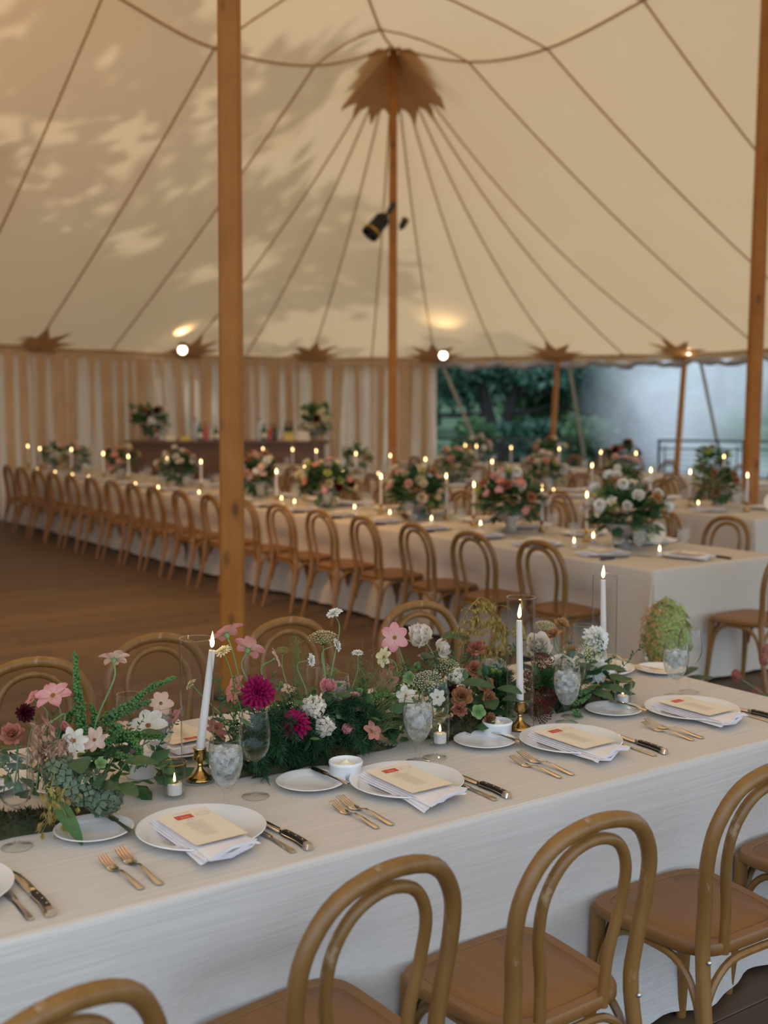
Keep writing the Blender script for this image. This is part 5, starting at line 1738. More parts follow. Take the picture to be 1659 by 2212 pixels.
def umbel(seed, n=110, dome=.35, bud=.05, ball=False):
    rg = random.Random(seed)
    mb = MB()
    for k in range(n):
        r = math.sqrt((k + .5) / n)
        a = k * 2.39996
        x, y = r * math.cos(a) * rg.uniform(.95, 1.03), r * math.sin(a) * rg.uniform(.95, 1.03)
        z = dome * (1 - r * r) + rg.uniform(-.03, .03)
        if ball:
            mb.ball((x, y, z), bud * rg.uniform(.8, 1.2), 5, 4)
        else:
            for q in range(4):
                b = rg.uniform(0, 6.3)
                d = bud * rg.uniform(.4, 1.2)
                X, Y, Z = x + d * math.cos(b), y + d * math.sin(b), z + rg.uniform(-.02, .05)
                e = bud * .62
                c1 = rg.uniform(0, 6.3)
                v = [(X + e * math.cos(c1 + 2 * PI * m / 5), Y + e * math.sin(c1 + 2 * PI * m / 5), Z + rg.uniform(-.015, .015)) for m in range(5)]
                mb.add(v, [(0, 1, 2, 3, 4)], 0, [rg.random()] * 5)
    for k in range(22):
        a, r = k * 2.39996, math.sqrt((k + .5) / 22) * .92
        mb.tube([(0, 0, -.55), (r * .45 * math.cos(a), r * .45 * math.sin(a), -.22), (r * math.cos(a), r * math.sin(a), dome * (1 - r * r) - .03)], .014, 3, 1)
    return mb
FL['umbel'] = [umbel(s) for s in (1, 2)]
FL['sedum'] = [umbel(3, 120, .5, .075, True)]
def floret_ball(seed, n, rx, ry, rz, s, hemi=False):
    rg = random.Random(seed)
    mb = MB()
    for k in range(n):
        z = 1 - 2 * (k + .5) / n
        if hemi:
            z = 1 - 1.3 * (k + .5) / n
        q = math.sqrt(max(0, 1 - z * z))
        a = k * 2.39996
        nrm = Vector((q * math.cos(a), q * math.sin(a), z))
        p = Vector((nrm.x * rx, nrm.y * ry, nrm.z * rz)) * rg.uniform(.9, 1.04)
        b = basis(nrm + Vector((rg.uniform(-.4, .4), rg.uniform(-.4, .4), rg.uniform(-.4, .4))), rg.uniform(0, 6))
        sz = s * rg.uniform(.75, 1.2)
        for m in range(4):
            an = m * PI / 2
            d = Vector((math.cos(an), math.sin(an), 0))
            e = Vector((-math.sin(an), math.cos(an), 0))
            pts = [d * .08 * sz, d * .55 * sz + e * .42 * sz + Vector((0, 0, .12 * sz)), d * sz + Vector((0, 0, .05 * sz)), d * .55 * sz - e * .42 * sz + Vector((0, 0, .12 * sz))]
            mb.add([p + b @ v for v in pts], [(0, 1, 2, 3)], 0, [0, .6, 1, .6])
    return mb
FL['stock'] = [floret_ball(3, 24, .72, .72, .72, .60, True)]
def eye(r, h):
    mb = MB()
    mb.lathe([(r, -.01), (r * .95, h * .6), (r * .5, h), (0, h * .9)], 10)
    rg = random.Random(2)
    for k in range(14):
        a = k * 2.4
        q = r * math.sqrt(k / 14)
        mb.ball((q * math.cos(a), q * math.sin(a), h), r * .18, 5, 4)
    return mb
FMESH = {}
def fmesh(kind, colr, i):
    key = (kind, colr, i)
    if key not in FMESH:
        src = FL[kind][i]
        mats = [PET[colr], M['stem']] if kind in ('umbel', 'sedum') else [PET[colr]]
        FMESH[key] = src.mesh(kind, mats, True, 80 if kind != 'umbel' else 0, True)
    return FMESH[key]
EYES = {'cosmos': eye(.13, .10).mesh('eye', M['eye']), 'zinnia': eye(.16, .14).mesh('eye', M['eye_yellow']), 'hellebore': eye(.16, .22).mesh('eye', M['stem']), 'dahlia': eye(.07, .20).mesh('eye', M['eye_yellow'])}
CAL = MB().lathe([(0, -.30), (.08, -.28), (.16, -.12), (.14, -.02)], 8)
for k in range(5):
    a = 2 * PI * k / 5
    CAL.add([(.1 * math.cos(a - .35), .1 * math.sin(a - .35), -.05), (.1 * math.cos(a + .35), .1 * math.sin(a + .35), -.05), (.48 * math.cos(a), .48 * math.sin(a), -.02)], [(0, 1, 2)])
CALM = CAL.mesh('calyx', M['stem'])
NAMES = {'cosmos': 'cosmos_flower', 'dahlia': 'dahlia', 'ball_dahlia': 'ball_dahlia', 'lisianthus': 'lisianthus', 'ranunculus': 'ranunculus', 'rose': 'garden_rose', 'zinnia': 'zinnia', 'scabiosa': 'scabiosa',
         'hellebore': 'hellebore', 'rosebud': 'flower_bud', 'umbel': 'lace_umbel', 'sedum': 'sedum_head', 'stock': 'stock_spray'}
def flower(par, org, kind, colr, x, y, z, r, d, foot=None, stem=True):
    src = kind if not (kind == 'dahlia' and colr == 'white') else 'dahlia_full'
    i = R.randrange(len(FL[src]))
    b = basis(d, R.uniform(0, 6.3)).to_euler()
    loc = (x - org[0], y - org[1], z - org[2])
    o = ob(NAMES[kind], fmesh(src, colr, i), par, loc, b, r, label='%s %s' % ({'ivory': 'ivory white', 'umber': 'brown rose', 'rose': 'dusty rose', 'wine': 'dark red', 'green': 'pale green'}.get(colr, colr), NAMES[kind].replace('_', ' ')))
    if kind in EYES:
        ob('eye', EYES[kind], o)
    if kind not in ('umbel', 'sedum', 'stock'):
        ob('calyx', CALM, o)
    if stem and foot is not None:
        n = Vector(d).normalized()
        p0 = Vector(loc) - n * (r * (.5 if kind in ('umbel', 'sedum') else .22))
        f0 = Vector(foot) - Vector(org)
        p1 = p0 - n * .04 + Vector((0, 0, -.01))
        mid = p1.lerp(f0, .5) + Vector((R.uniform(-.01, .01), R.uniform(-.01, .01), .02))
        sm = MB().tube(cr([p0, p1, mid, f0], 12), .0016 if r < .03 else .0021, 5).mesh('stem', M['stem'])
        ob('stem', sm, par)
    return o

LEAF = {}
def leaf_mesh(mat, L=1.0, w=.3, droop=.3, key='a'):
    kk = (mat.name, key)
    if kk not in LEAF:
        def fn(s, t):
            x = (s - .5) * 2
            wd = w * math.sin(PI * (t * .92 + .05)) ** .8
            return (x * wd, t * L, -droop * t * t * L + .12 * abs(x) * wd - .02)
        LEAF[kk] = MB().grid(fn, 4, 7).mesh('leaf', mat)
    return LEAF[kk]
def leaves_joined(pts, mat, name='foliage', size=.05, w=.3, seed=0):
    """pts: (position, direction)"""
    rg = random.Random(seed)
    mb = MB()
    for p, d in pts:
        d = Vector(d).normalized()
        sd = d.cross(Vector((rg.uniform(-.5, .5), rg.uniform(-.5, .5), 1))).normalized()
        up = sd.cross(d)
        L = size * rg.uniform(.7, 1.3)
        W = L * w * rg.uniform(.8, 1.2)
        p = Vector(p)
        q = [p, p + d * L * .3 + sd * W - up * .1 * L, p + d * L * .35 + up * .03 * L, p + d * L * .3 - sd * W - up * .1 * L,
             p + d * L * .7 + sd * W * .75 - up * .22 * L, p + d * L * .72 - up * .06 * L, p + d * L * .7 - sd * W * .75 - up * .22 * L, p + d * L - up * .2 * L]
        mb.add(q, [(0, 1, 2), (0, 2, 3), (1, 4, 5, 2), (2, 5, 6, 3), (4, 7, 5), (5, 7, 6)])
    return mb.mesh(name, mat, True, 0)
def fern_mesh(plumes, mat, seed=0, dens=110, nl=.016):
    """plumes: (start, end, radius)"""
    rs = np.random.RandomState(seed)
    V = []
    for a, b, r in plumes:
        a, b = np.array(a), np.array(b)
        n = dens
        t = rs.uniform(0, 1, n) ** .8
        c = a + (b - a) * t[:, None] + np.array([0, 0, 1]) * (.02 * np.sin(PI * t))[:, None]
        d = rs.normal(size=(n, 3))
        d /= np.linalg.norm(d, axis=1)[:, None]
        prof = r * (.35 + .65 * np.sin(PI * np.clip(t * .85 + .15, 0, 1)))
        tip = c + d * prof[:, None] + (b - a) * .12
        sd = np.cross(d, rs.normal(size=(n, 3)))
        sd /= np.linalg.norm(sd, axis=1)[:, None] + 1e-9
        base = c + d * (prof * .15)[:, None]
        for k in range(3):
            off = rs.normal(size=(n, 3)) * (r * .34)
            V.append(np.stack([base, base + (tip - base) * .6 + sd * .0013 + off * .5, tip + off, base + (tip - base) * .6 - sd * .0013 + off * .5], 1))
    V = np.concatenate(V).reshape(-1, 3)
    return np_mesh('fern', V, np.arange(len(V)).reshape(-1, 4), mat)
def spike_mesh(pts, seed, r=.0042, wide=.016, dens=190):
    rg = random.Random(seed)
    q = cr(pts, 24)
    L = sum((a - b).length for a, b in zip(q, q[1:]))
    mb = MB()
    n = int(dens * L / .12)
    for k in range(n):
        t = rg.random() ** 1.15
        p = q[min(23, int(t * 24))].lerp(q[min(24, int(t * 24) + 1)], (t * 24) % 1)
        d = Vector((rg.gauss(0, 1), rg.gauss(0, 1), rg.gauss(0, 1))).normalized()
        wr = wide * (1.05 - .75 * t) * rg.uniform(.5, 1)
        mb.ball(p + d * wr, r * rg.uniform(.75, 1.15) * (1.1 - .3 * t), 6, 4)
    mb.tube(q, .0018, 4)
    return mb.mesh('berry_spike', M['berry'])
def oat_mesh(pts, mat, n, seed, s=.017):
    rg = random.Random(seed)
    q = cr(pts, 24)
    mb = MB()
    mb.tube(q, .0009, 4)
    for k in range(n):
        t = rg.uniform(.25, 1)
        p = q[min(23, int(t * 24))].lerp(q[min(24, int(t * 24) + 1)], (t * 24) % 1)
        o = Vector((rg.gauss(0, .016), rg.gauss(0, .012), -abs(rg.gauss(.012, .014))))
        e = p + o
        mb.tube([p, p + o * .5 + Vector((0, 0, .004)), e], .0005, 3)
        d = Vector((rg.gauss(0, .35), rg.gauss(0, .35), -1)).normalized()
        sd = d.cross(Vector((rg.gauss(0, 1), rg.gauss(0, 1), .2))).normalized()
        for sg in (-1, 0, 1):
            L = s * rg.uniform(.75, 1.2)
            dd = (d + sd * sg * .35).normalized()
            W = sd.cross(d) * .22 * L
            m_ = e + dd * L * .45
            mb.add([e, m_ + W + sd * sg * .002, e + dd * L, m_ - W + sd * sg * .002, m_ + sd * .12 * L], [(0, 1, 4), (1, 2, 4), (2, 3, 4), (3, 0, 4)])
    return mb.mesh('oat_spray', mat, False)
def grass_mesh(roots, tips, n, seed, mat, spread=.05):
    rg = random.Random(seed)
    mb = MB()
    for k in range(n):
        a = Vector(rg.choice(roots)) + Vector((rg.gauss(0, .012), rg.gauss(0, .012), 0))
        b = Vector(rg.choice(tips)) + Vector((rg.gauss(0, spread), rg.gauss(0, spread * .6), rg.gauss(0, spread * .7)))
        m_ = a.lerp(b, .55) + Vector((rg.gauss(0, .01), rg.gauss(0, .01), .03))
        q = cr([a, m_, b], 7)
        mb.tube(q, [.0007, .0007, .0006, .0006, .0005, .0004, .0003, .0002], 3)
        for j in range(6):
            t = rg.uniform(.55, 1)
            p = q[min(6, int(t * 7))]
            d = Vector((rg.gauss(0, 1), rg.gauss(0, 1), rg.gauss(.3, 1))).normalized() * rg.uniform(.008, .022)
            mb.add([p, p + d + Vector((.0006, 0, 0)), p + d + Vector((-.0006, 0, .0008))], [(0, 1, 2)])
    return mb.mesh('wispy_grass', mat, False)
def moss_mesh(cx_, cy_, lx, ly, h, seed):
    rg = random.Random(seed)
    mb = MB()
    ph = [rg.uniform(0, 6) for _ in range(4)]
    def hh(x, y):
        e = max(0, 1 - (x / lx) ** 4) * max(0, 1 - (y / ly) ** 2)
        return h * e ** .5 * (.75 + .25 * math.sin(x * 23 + ph[0]) * math.sin(y * 31 + ph[1]))
    def pt(t, q):
        rr = q * (1 + .16 * math.sin(7 * t + ph[2]) + .12 * math.sin(13 * t + ph[3]))
        c, s_ = math.cos(t), math.sin(t)
        x = lx * rr * c
        y = ly * rr * math.copysign(abs(s_) ** .8, s_)
        z = h * max(0, 1 - q ** 3) * (.75 + .25 * math.sin(x * 23 + ph[0]) * math.sin(y * 31 + ph[1]))
        return Vector((cx_ + x, cy_ + y, TZ + .001 + z))
    mb.grid(lambda s, t: pt(2 * PI * s, 1 - t * .98), 60, 8)
    for k in range(int(5200 * lx)):
        p = pt(rg.uniform(0, 2 * PI), math.sqrt(rg.random()))
        d = Vector((rg.gauss(0, 1), rg.gauss(0, 1), rg.uniform(.2, 1.4))).normalized() * rg.uniform(.008, .026)
        s = Vector((rg.gauss(0, 1), rg.gauss(0, 1), 0)).normalized() * .0035
        mb.add([p - s, p + s, p + d], [(0, 1, 2)])
    return mb.mesh('moss', M['moss'], False)

spans = [(0.50, 1.30), (1.42, 2.02), (2.00, 2.42), (2.50, 2.98)]
GL = ['loose garland cluster of peach cosmos, green berries and oats by the tilted candle', 'garland cluster with magenta dahlias, pink cosmos and dark fern', 'garland cluster of dusty rose lisianthus, lace flowers and golden oats', 'garland cluster of white dahlias, ranunculus and red sedum at the table end']
ARR = []
for k, (a, b) in enumerate(spans):
    ctr_ = ((a + b) / 2, 2.80, TZ)
    par = thing('flower_arrangement', GL[k], 'flowers', ctr_, group='garland flower clusters')
    ARR.append((par, ctr_))
    mm = moss_mesh((-.14, -.02, .05, 0)[k], (-.06, -.02, -.045, -.01)[k], (b - a) / 2 * (.62, .8, .75, .8)[k], (.065, .05, .055, .04)[k], .05, k)
    mm.transform(Matrix.Translation((0, 0, -TZ)))
    ob('moss_base', mm, par, kind='stuff')
    for (t, c, x, y, z, r, d) in (FLOWERS0, FLOWERS1, FLOWERS2, FLOWERS3)[k]:
        fx = min(b, max(a, x + (ctr_[0] - x) * .35))
        flower(par, ctr_, t, c, x, y, z, r * 1.04, d, (fx, 2.80, TZ + .06))
    # foliage: large single leaves as parts, small ones together
    rg = random.Random(50 + k)
    top = (.17, .21, .20, .16)[k]
    pts = []
    for q in range((170, 210, 170, 110)[k]):
        x = rg.uniform(a, b)
        e = 1 - abs((x - ctr_[0]) / ((b - a) / 2 + .02)) ** 3
        h = rg.uniform(.02, top * max(.25, e))
        y = rg.gauss(.02, .045)
        p = Vector((x - ctr_[0], y, h))
        d = Vector((rg.gauss(0, .6) + (x - ctr_[0]) * 2, rg.gauss(-.25, .7), rg.gauss(.35, .5)))
        pts.append((p, d))
    ob('foliage', leaves_joined(pts[::2], M['leaf'], 'foliage', .055, .33, k), par, kind='stuff')
    ob('foliage', leaves_joined(pts[1::2], M['leaf2'], 'foliage', .042, .26, k + 9), par, kind='stuff')
    for q in range(7):
        x = rg.uniform(a + .03, b - .03) - ctr_[0]
        d = Vector((rg.gauss(0, .8), -abs(rg.gauss(.6, .4)), rg.gauss(.1, .4)))
        m3 = basis(d).to_4x4() @ Matrix.Rotation(-PI / 2, 4, 'X')
        ob('leaf', leaf_mesh(M['leaf'] if q % 2 else M['leaf2']), par, (x, rg.uniform(-.07, .03), rg.uniform(.03, top * .5)), m3.to_euler(), rg.uniform(.05, .08))
def sprig_mesh(p0, p1, mat, seed, L=.03):
    rg = random.Random(seed)
    q = cr([p0, Vector(p0).lerp(Vector(p1), .5) + Vector((rg.gauss(0, .012), rg.gauss(0, .012), .01)), p1], 14)
    mb = MB()
    mb.tube(q, [.0016 - .0009 * k / 14 for k in range(15)], 4)
    for k in range(4, 15):
        for sg in (-1, 1):
            p = q[k]
            ax = (q[min(14, k + 1)] - q[k - 1]).normalized()
            sd = ax.cross(Vector((rg.gauss(0, 1), rg.gauss(0, 1), .3))).normalized() * sg
            d = (ax * .5 + sd).normalized()
            W = ax.cross(sd).normalized() * .0
            l_ = L * rg.uniform(.6, 1.1) * (1.1 - .5 * k / 14)
            wv = ax * l_ * .22
            mb.add([p, p + d * l_ * .45 + wv, p + d * l_, p + d * l_ * .45 - wv], [(0, 1, 2, 3)])
    return mb.mesh('leafy_sprig', mat)
for k, (a, b) in enumerate(spans):
    par, o = ARR[k]
    rg = random.Random(90 + k)
    for q in range((16, 22, 18, 12)[k]):
        x = rg.uniform(a + .02, b - .02)
        p0 = Vector((x - o[0], rg.uniform(-.02, .06), .05))
        p1 = p0 + Vector((rg.gauss(0, .04) + (x - o[0]) * .25, rg.gauss(-.01, .04), rg.uniform(.08, (.20, .24, .22, .17)[k])))
        ob('leafy_sprig', sprig_mesh(p0, p1, M[('leaf', 'leaf2', 'fern_bright')[q % 3]], q + 40 * k, rg.uniform(.018, .034)), par)
for i, p in enumerate(SPIKES):
    par, o = ARR[0] if i < 9 else (ARR[3] if i < 12 else ARR[2])
    pts = [Vector(q) - Vector(o) for q in p]
    ob('berry_spike', spike_mesh(pts, i, .0044, .017 if i < 9 else .010, 210 if i < 9 else 150), par, label='spike of small green berries')
for i, (p, g, n) in enumerate(OATS):
    par, o = ARR[0] if i < 6 else ARR[2]
    pts = [Vector(q) - Vector(o) for q in p]
    ob('oat_spray', oat_mesh(pts, M['oat_gold' if g else 'oat_brown'], int(n * 1.6), i, .020 if i < 6 else .019), par, label='drooping spray of %s oats' % ('golden' if g else 'pinkish brown'))
# cluster one: sage hydrangea and a long blade leaf
par, o = ARR[0]
for (x, y, z, r) in ((.985, 2.63, .865, .045), (1.03, 2.62, .835, .042), (.945, 2.66, .90, .038)):
    ob('hydrangea', floret_ball(int(x * 100), 36, r, r, r * .9, .021).mesh('hydrangea', M['hyd_blue'], True, 0, True), par, (x - o[0], y - o[1], z - o[2]), label='sage green hydrangea head')
ob('blade_leaf', leaf_mesh(M['leaf2'], 1.0, .13, .1, 'blade'), par, (.905 - o[0], 2.64 - o[1], .875 - o[2]), (math.radians(-40), math.radians(10), PI + .2), .155)
for q, (x, y, z, rz, s) in enumerate(((1.03, 2.63, .89, 2.6, .075), (1.06, 2.62, .86, 3.4, .08), (1.0, 2.62, .87, 4.0, .07), (1.2, 2.80, .92, 4.5, .06), (.99, 2.66, .93, 2.8, .09), (1.10, 2.66, .90, 4.2, .08))):
    ob('leaf', leaf_mesh(M['leaf']), par, (x - o[0], y - o[1], z - o[2]), (.2, .2, rz), s)
# cluster two: dark fern skirts and wispy grass
par, o = ARR[1]
rg = random.Random(5)
pl = []
for q in range(64):
    x = rg.uniform(1.50, 1.90)
    s = Vector((x - o[0], rg.uniform(-.06, .02), rg.uniform(.06, .16)))
    e = s + Vector((rg.gauss(0, .03), -rg.uniform(.02, .075), -rg.uniform(.01, .10)))
    e.z = max(.012, e.z)
    pl.append((s, e, rg.uniform(.018, .028)))
ob('fern', fern_mesh(pl, M['fern'], 2, 150), par, label='dark green feathery fern', kind='stuff')
ob('wispy_grass', grass_mesh([(1.86 - o[0], .0, .05), (1.92 - o[0], -.03, .05)], [(1.90 - o[0], 0, .26), (1.98 - o[0], -.02, .22), (2.04 - o[0], -.06, .14), (2.08 - o[0], -.10, .06), (2.02 - o[0], 0, .22)], 170, 3, M['grass'], .035), par, label='misty green grass', kind='stuff')
ob('wispy_grass', grass_mesh([(1.70 - o[0], .03, .1)], [(1.705 - o[0], .05, .35)], 26, 4, M['grass'], .012), par, label='upright wisp of grass', kind='stuff')
# cluster three: trailing grass and green moss clump
par, o = ARR[2]
ob('wispy_grass', grass_mesh([(2.02 - o[0], -.04, .07)], [(2.0 - o[0], -.13, .03), (2.08 - o[0], -.12, .06), (1.98 - o[0], -.08, .14)], 80, 7, M['grass'], .03), par, label='trailing misty grass', kind='stuff')
pl = [(Vector((rg.uniform(2.38, 2.47) - o[0], rg.uniform(-.02, .06), rg.uniform(.03, .13))), Vector((rg.uniform(2.38, 2.47) - o[0], rg.uniform(-.04, .05), rg.uniform(.03, .15))), .022) for q in range(26)]
ob('fern', fern_mesh(pl, M['fern_bright'], 8, 150), par, label='deep green mossy fern clump', kind='stuff')
for q, (x, y, z, rz, s) in enumerate(((2.33, 2.70, .90, 3.5, .08), (2.29, 2.69, .87, 2.6, .08), (2.35, 2.70, .86, 4.2, .07), (2.08, 2.84, .98, 1.0, .08), (2.12, 2.80, 1.0, 5.2, .08), (2.20, 2.72, .93, 3.9, .10), (2.24, 2.86, 1.04, 4.6, .10))):
    ob('leaf', leaf_mesh(M['leaf']), par, (x - o[0], y - o[1], z - o[2]), (.2, .2, rz), s)
par, o = ARR[3]
pl = [(Vector((rg.uniform(2.56, 2.63) - o[0], rg.uniform(-.02, .02), rg.uniform(.05, .09))), Vector((rg.uniform(2.55, 2.64) - o[0], rg.uniform(-.06, .0), rg.uniform(.07, .13))), .018) for q in range(12)]
ob('fern', fern_mesh(pl, M['fern_bright'], 9, 140), par, label='bright green fern tuft', kind='stuff')
for q, (x, y, z, rz, s) in enumerate(((2.82, 2.72, .86, 4.0, .09), (2.86, 2.72, .84, 4.6, .09), (2.78, 2.70, .84, 3.6, .085), (2.90, 2.76, .87, 5.0, .08), (2.74, 2.70, .83, 3.2, .08), (2.84, 2.76, .88, 4.3, .09), (2.94, 2.78, .85, 5.2, .07))):
    ob('leaf', leaf_mesh(M['leaf']), par, (x - o[0], y - o[1], z - o[2]), (.15, .2, rz), s)

# floor bouquets at the open end of the garland table
M['urn'] = pmat('stone_urn', (0.30, 0.27, 0.24), (0.38, 0.34, 0.30), s=12, rough=0.85)
urn = MB().lathe([(0, .01), (.11, .01), (.11, .03), (.05, .06), (.04, .12), (.10, .16), (.16, .24), (.17, .32), (.155, .32), (.14, .25), (0, .22)], 24).mesh('urn', M['urn'])
def floor_bouquet(x, y, label):
    t = thing('floor_bouquet', label, 'flowers', (x, y, 0), group='floor bouquets')
    ob('urn', urn, t)
    return t
fb = floor_bouquet(3.86, 3.36, 'floor bouquet with a tall lime green panicle hydrangea beside the table end')
hyd_axis = Vector((-.02, .0, .80))
for nm, mt, rx, rz, ofs, n in (('hydrangea_head', 'hyd_green', .098, .20, (0.0, 0.0, .735), 360), ('hydrangea_head', 'hyd_rust', .086, .212, (-.028, .018, .722), 120)):
    h = floret_ball(n, n, rx, rx, rz, .021)
    h.v = [(x * (1.0 - .5 * max(0, -z / rz)) , y * (1.0 - .5 * max(0, -z / rz)), z) for x, y, z in h.v]
    ob(nm, h.mesh(nm, M[mt], True, 0, True), fb, ofs, (0.05, -.12, 0), label='lime green panicle hydrangea head' if mt == 'hyd_green' else 'rust tinged hydrangea florets')
ob('stem', MB().tube(cr([(0, 0, .25), (.01, .01, .45), (0, 0, .62)], 10), .006, 6).mesh('stem', M['stem']), fb)
for q, (x, y, z, rx, rz, s) in enumerate(((.02, -.03, .56, .5, 4.2, .16), (.06, .0, .52, .3, 5.2, .15), (-.03, -.04, .50, .2, 3.2, .15), (.0, .05, .5, .4, 1.2, .15), (.04, -.04, .60, .5, 4.8, .11))):
    ob('leaf', leaf_mesh(M['leaf']), fb, (x, y, z), (rx, 0, rz), s)
fb2 = floor_bouquet(4.30, 3.02, 'floor bouquet of thin stems with small rust pink flower tufts')
rgb = random.Random(8)
PET['rust'] = petal_mat('petal_rust', (.34, .10, .07), (.46, .17, .13))
tuft = floret_ball(4, 30, .02, .02, .026, .011).mesh('flower_tuft', PET['rust'], True, 0, True)
for q, (X, Y, Z) in enumerate(((-.20, .17, .60), (-.07, .13, .66), (-.01, .16, .69), (.05, .08, .70), (.02, -.03, .74), (-.12, .0, .62), (.10, .12, .64), (.12, -.05, .70), (.0, .02, .52), (-.05, .18, .50))):
    ob('stem', MB().tube(cr([(0, 0, .25), (X * .3, Y * .3, Z * .6 + .1), (X, Y, Z)], 10), .0022, 5).mesh('stem', M['stem']), fb2)
    ob('flower_tuft', tuft, fb2, (X, Y, Z), (rgb.uniform(-.5, .5), rgb.uniform(-.5, .5), 0), 1.0, label='small rust pink flower tuft')
    ob('leaf', leaf_mesh(M['leaf']), fb2, (X * .7, Y * .7, Z * .78), (.2, 0, rgb.uniform(0, 6)), .045)
ob('foliage', leaves_joined([(Vector((rgb.gauss(0, .07), rgb.gauss(0, .07), rgb.uniform(.28, .45))), Vector((rgb.gauss(0, 1), rgb.gauss(0, 1), .5))) for q in range(90)], M['leaf'], 'foliage', .07, .35, 3), fb2, kind='stuff')
ob('foliage', leaves_joined([(Vector((rgb.gauss(0, .07), rgb.gauss(0, .07), rgb.uniform(.26, .42))), Vector((rgb.gauss(0, 1), rgb.gauss(0, 1), .5))) for q in range(90)], M['leaf'], 'foliage', .07, .35, 5), fb, kind='stuff')

# ---------------------------------------------------------------- footed flower bowls on the other tables
BOWL = MB().lathe([(0, .004), (.062, .004), (.064, .012), (.035, .03), (.026, .055), (.04, .075), (.095, .105), (.125, .145), (.128, .16), (.118, .16), (.09, .12), (0, .1)], 28).mesh('footed_bowl', M['urn'])
def bowl_bouquet(x, y, label, pal, seed, group, s=1.0, big=True, z=TZ, bowl=True):
    rg = random.Random(seed)
    t = thing('flower_bowl', label, 'flowers', (x, y, z), 0, group)
    if bowl:
        ob('footed_bowl', BOWL, t, scale=s)
    pts = []
    n = 240 if big else 130
    for q in range(n):
        d = Vector((rg.gauss(0, 1), rg.gauss(0, 1), rg.gauss(.25, .8))).normalized()
        r = rg.uniform(.06, .17) * s
        pts.append((Vector((0, 0, .22 * s)) + Vector((d.x * r * 1.15, d.y * r * 1.15, d.z * r * .95)), d + Vector((0, 0, .2))))
    ob('foliage', leaves_joined(pts[::2], M['leaf'], 'foliage', .085 * s, .36, seed), t, kind='stuff')
    ob('foliage', leaves_joined(pts[1::2], M['leaf2'], 'foliage', .075 * s, .3, seed + 1), t, kind='stuff')
    for q in range(38 if big else 20):
        d = Vector((rg.gauss(0, 1), rg.gauss(0, 1), rg.gauss(.45, .7))).normalized()
        r = rg.uniform(.17, .225) * s
        kind, colr = rg.choice(pal)
        i = rg.randrange(len(FL[kind if not (kind == 'dahlia' and colr == 'white') else 'dahlia_full']))
        src = kind if not (kind == 'dahlia' and colr == 'white') else 'dahlia_full'
        rad = rg.uniform(.030, .048) * s * (1.2 if not big else 1)
        ob(NAMES[kind], fmesh(src, colr, i), t, (d.x * r * 1.15, d.y * r * 1.15, .235 * s + d.z * r), basis(d + Vector((0, 0, .3)), rg.uniform(0, 6)).to_euler(), rad)
    return t
whites = [('ranunculus', 'ivory'), ('dahlia', 'white'), ('ranunculus', 'white'), ('cosmos', 'ivory'), ('lisianthus', 'tan'), ('umbel', 'lime')]
pinks = [('cosmos', 'pink'), ('ranunculus', 'blush'), ('dahlia', 'white'), ('lisianthus', 'rose'), ('ranunculus', 'ivory'), ('hellebore', 'lime'), ('cosmos', 'coral')]
mixed = [('ranunculus', 'cream'), ('cosmos', 'blush'), ('lisianthus', 'umber'), ('umbel', 'cream'), ('dahlia', 'white'), ('ranunculus', 'blush')]
dark = [('ball_dahlia', 'burgundy'), ('cosmos', 'pink'), ('ranunculus', 'cream'), ('hellebore', 'lime'), ('cosmos', 'coral')]
t2v = [(5.96, 5.60, whites, 'full of white blooms nearest the end of the middle table', 1.12), (5.96, 6.78, pinks, 'with pink and white blooms, second along the middle table', 1.12), (5.96, 7.97, mixed, 'third from the near end of the middle table', 1.08), (5.96, 9.40, dark, 'with a dark red bloom, fourth along the middle table', 1.05),
       (5.96, 10.75, mixed, 'fifth from the near end of the middle table', 1.05), (5.96, 12.6, whites, 'sixth from the near end of the middle table', 1.0), (5.96, 14.3, dark, 'seventh from the near end of the middle table', 1.0), (5.96, 15.9, mixed, 'eighth from the near end of the middle table', .95), (5.96, 16.75, whites, 'at the far end of the middle table', .95)]
for i, (x, y, pal, lb, s) in enumerate(t2v):
    bowl_bouquet(x, y, 'stone flower bowl ' + lb, pal, 100 + i, 'flower bowls on the middle table', s, i < 6)
for i, (x, y, pal, lb) in enumerate(((8.93, 7.25, [('umbel', 'lime'), ('hellebore', 'green'), ('lisianthus', 'umber')], 'mostly dark green, nearest the end of the rear table'), (8.93, 8.45, mixed, 'second from the near end of the rear table'), (8.93, 9.6, pinks, 'third from the near end of the rear table'), (8.93, 11.15, mixed, 'fourth from the near end of the rear table'), (8.93, 13.3, whites, 'fifth from the near end of the rear table'))):
    bowl_bouquet(x, y, 'stone flower bowl ' + lb, pal, 140 + i, 'flower bowls on the rear table', 1.0, False)
for i, (x, y, pal, lb) in enumerate(((11.96, 9.76, [('hellebore', 'lime'), ('lisianthus', 'tan'), ('umbel', 'lime')], 'nearest the end of the farthest table'), (11.96, 11.3, [('cosmos', 'coral'), ('lisianthus', 'rose'), ('ball_dahlia', 'burgundy')], 'full of coral blooms on the farthest table'), (11.96, 12.76, mixed, 'third along the farthest table'), (11.96, 14.4, pinks, 'at the far end of the farthest table'))):
    bowl_bouquet(x, y, 'stone flower bowl ' + lb, pal, 160 + i, 'flower bowls on the farthest table', 1.05, False)

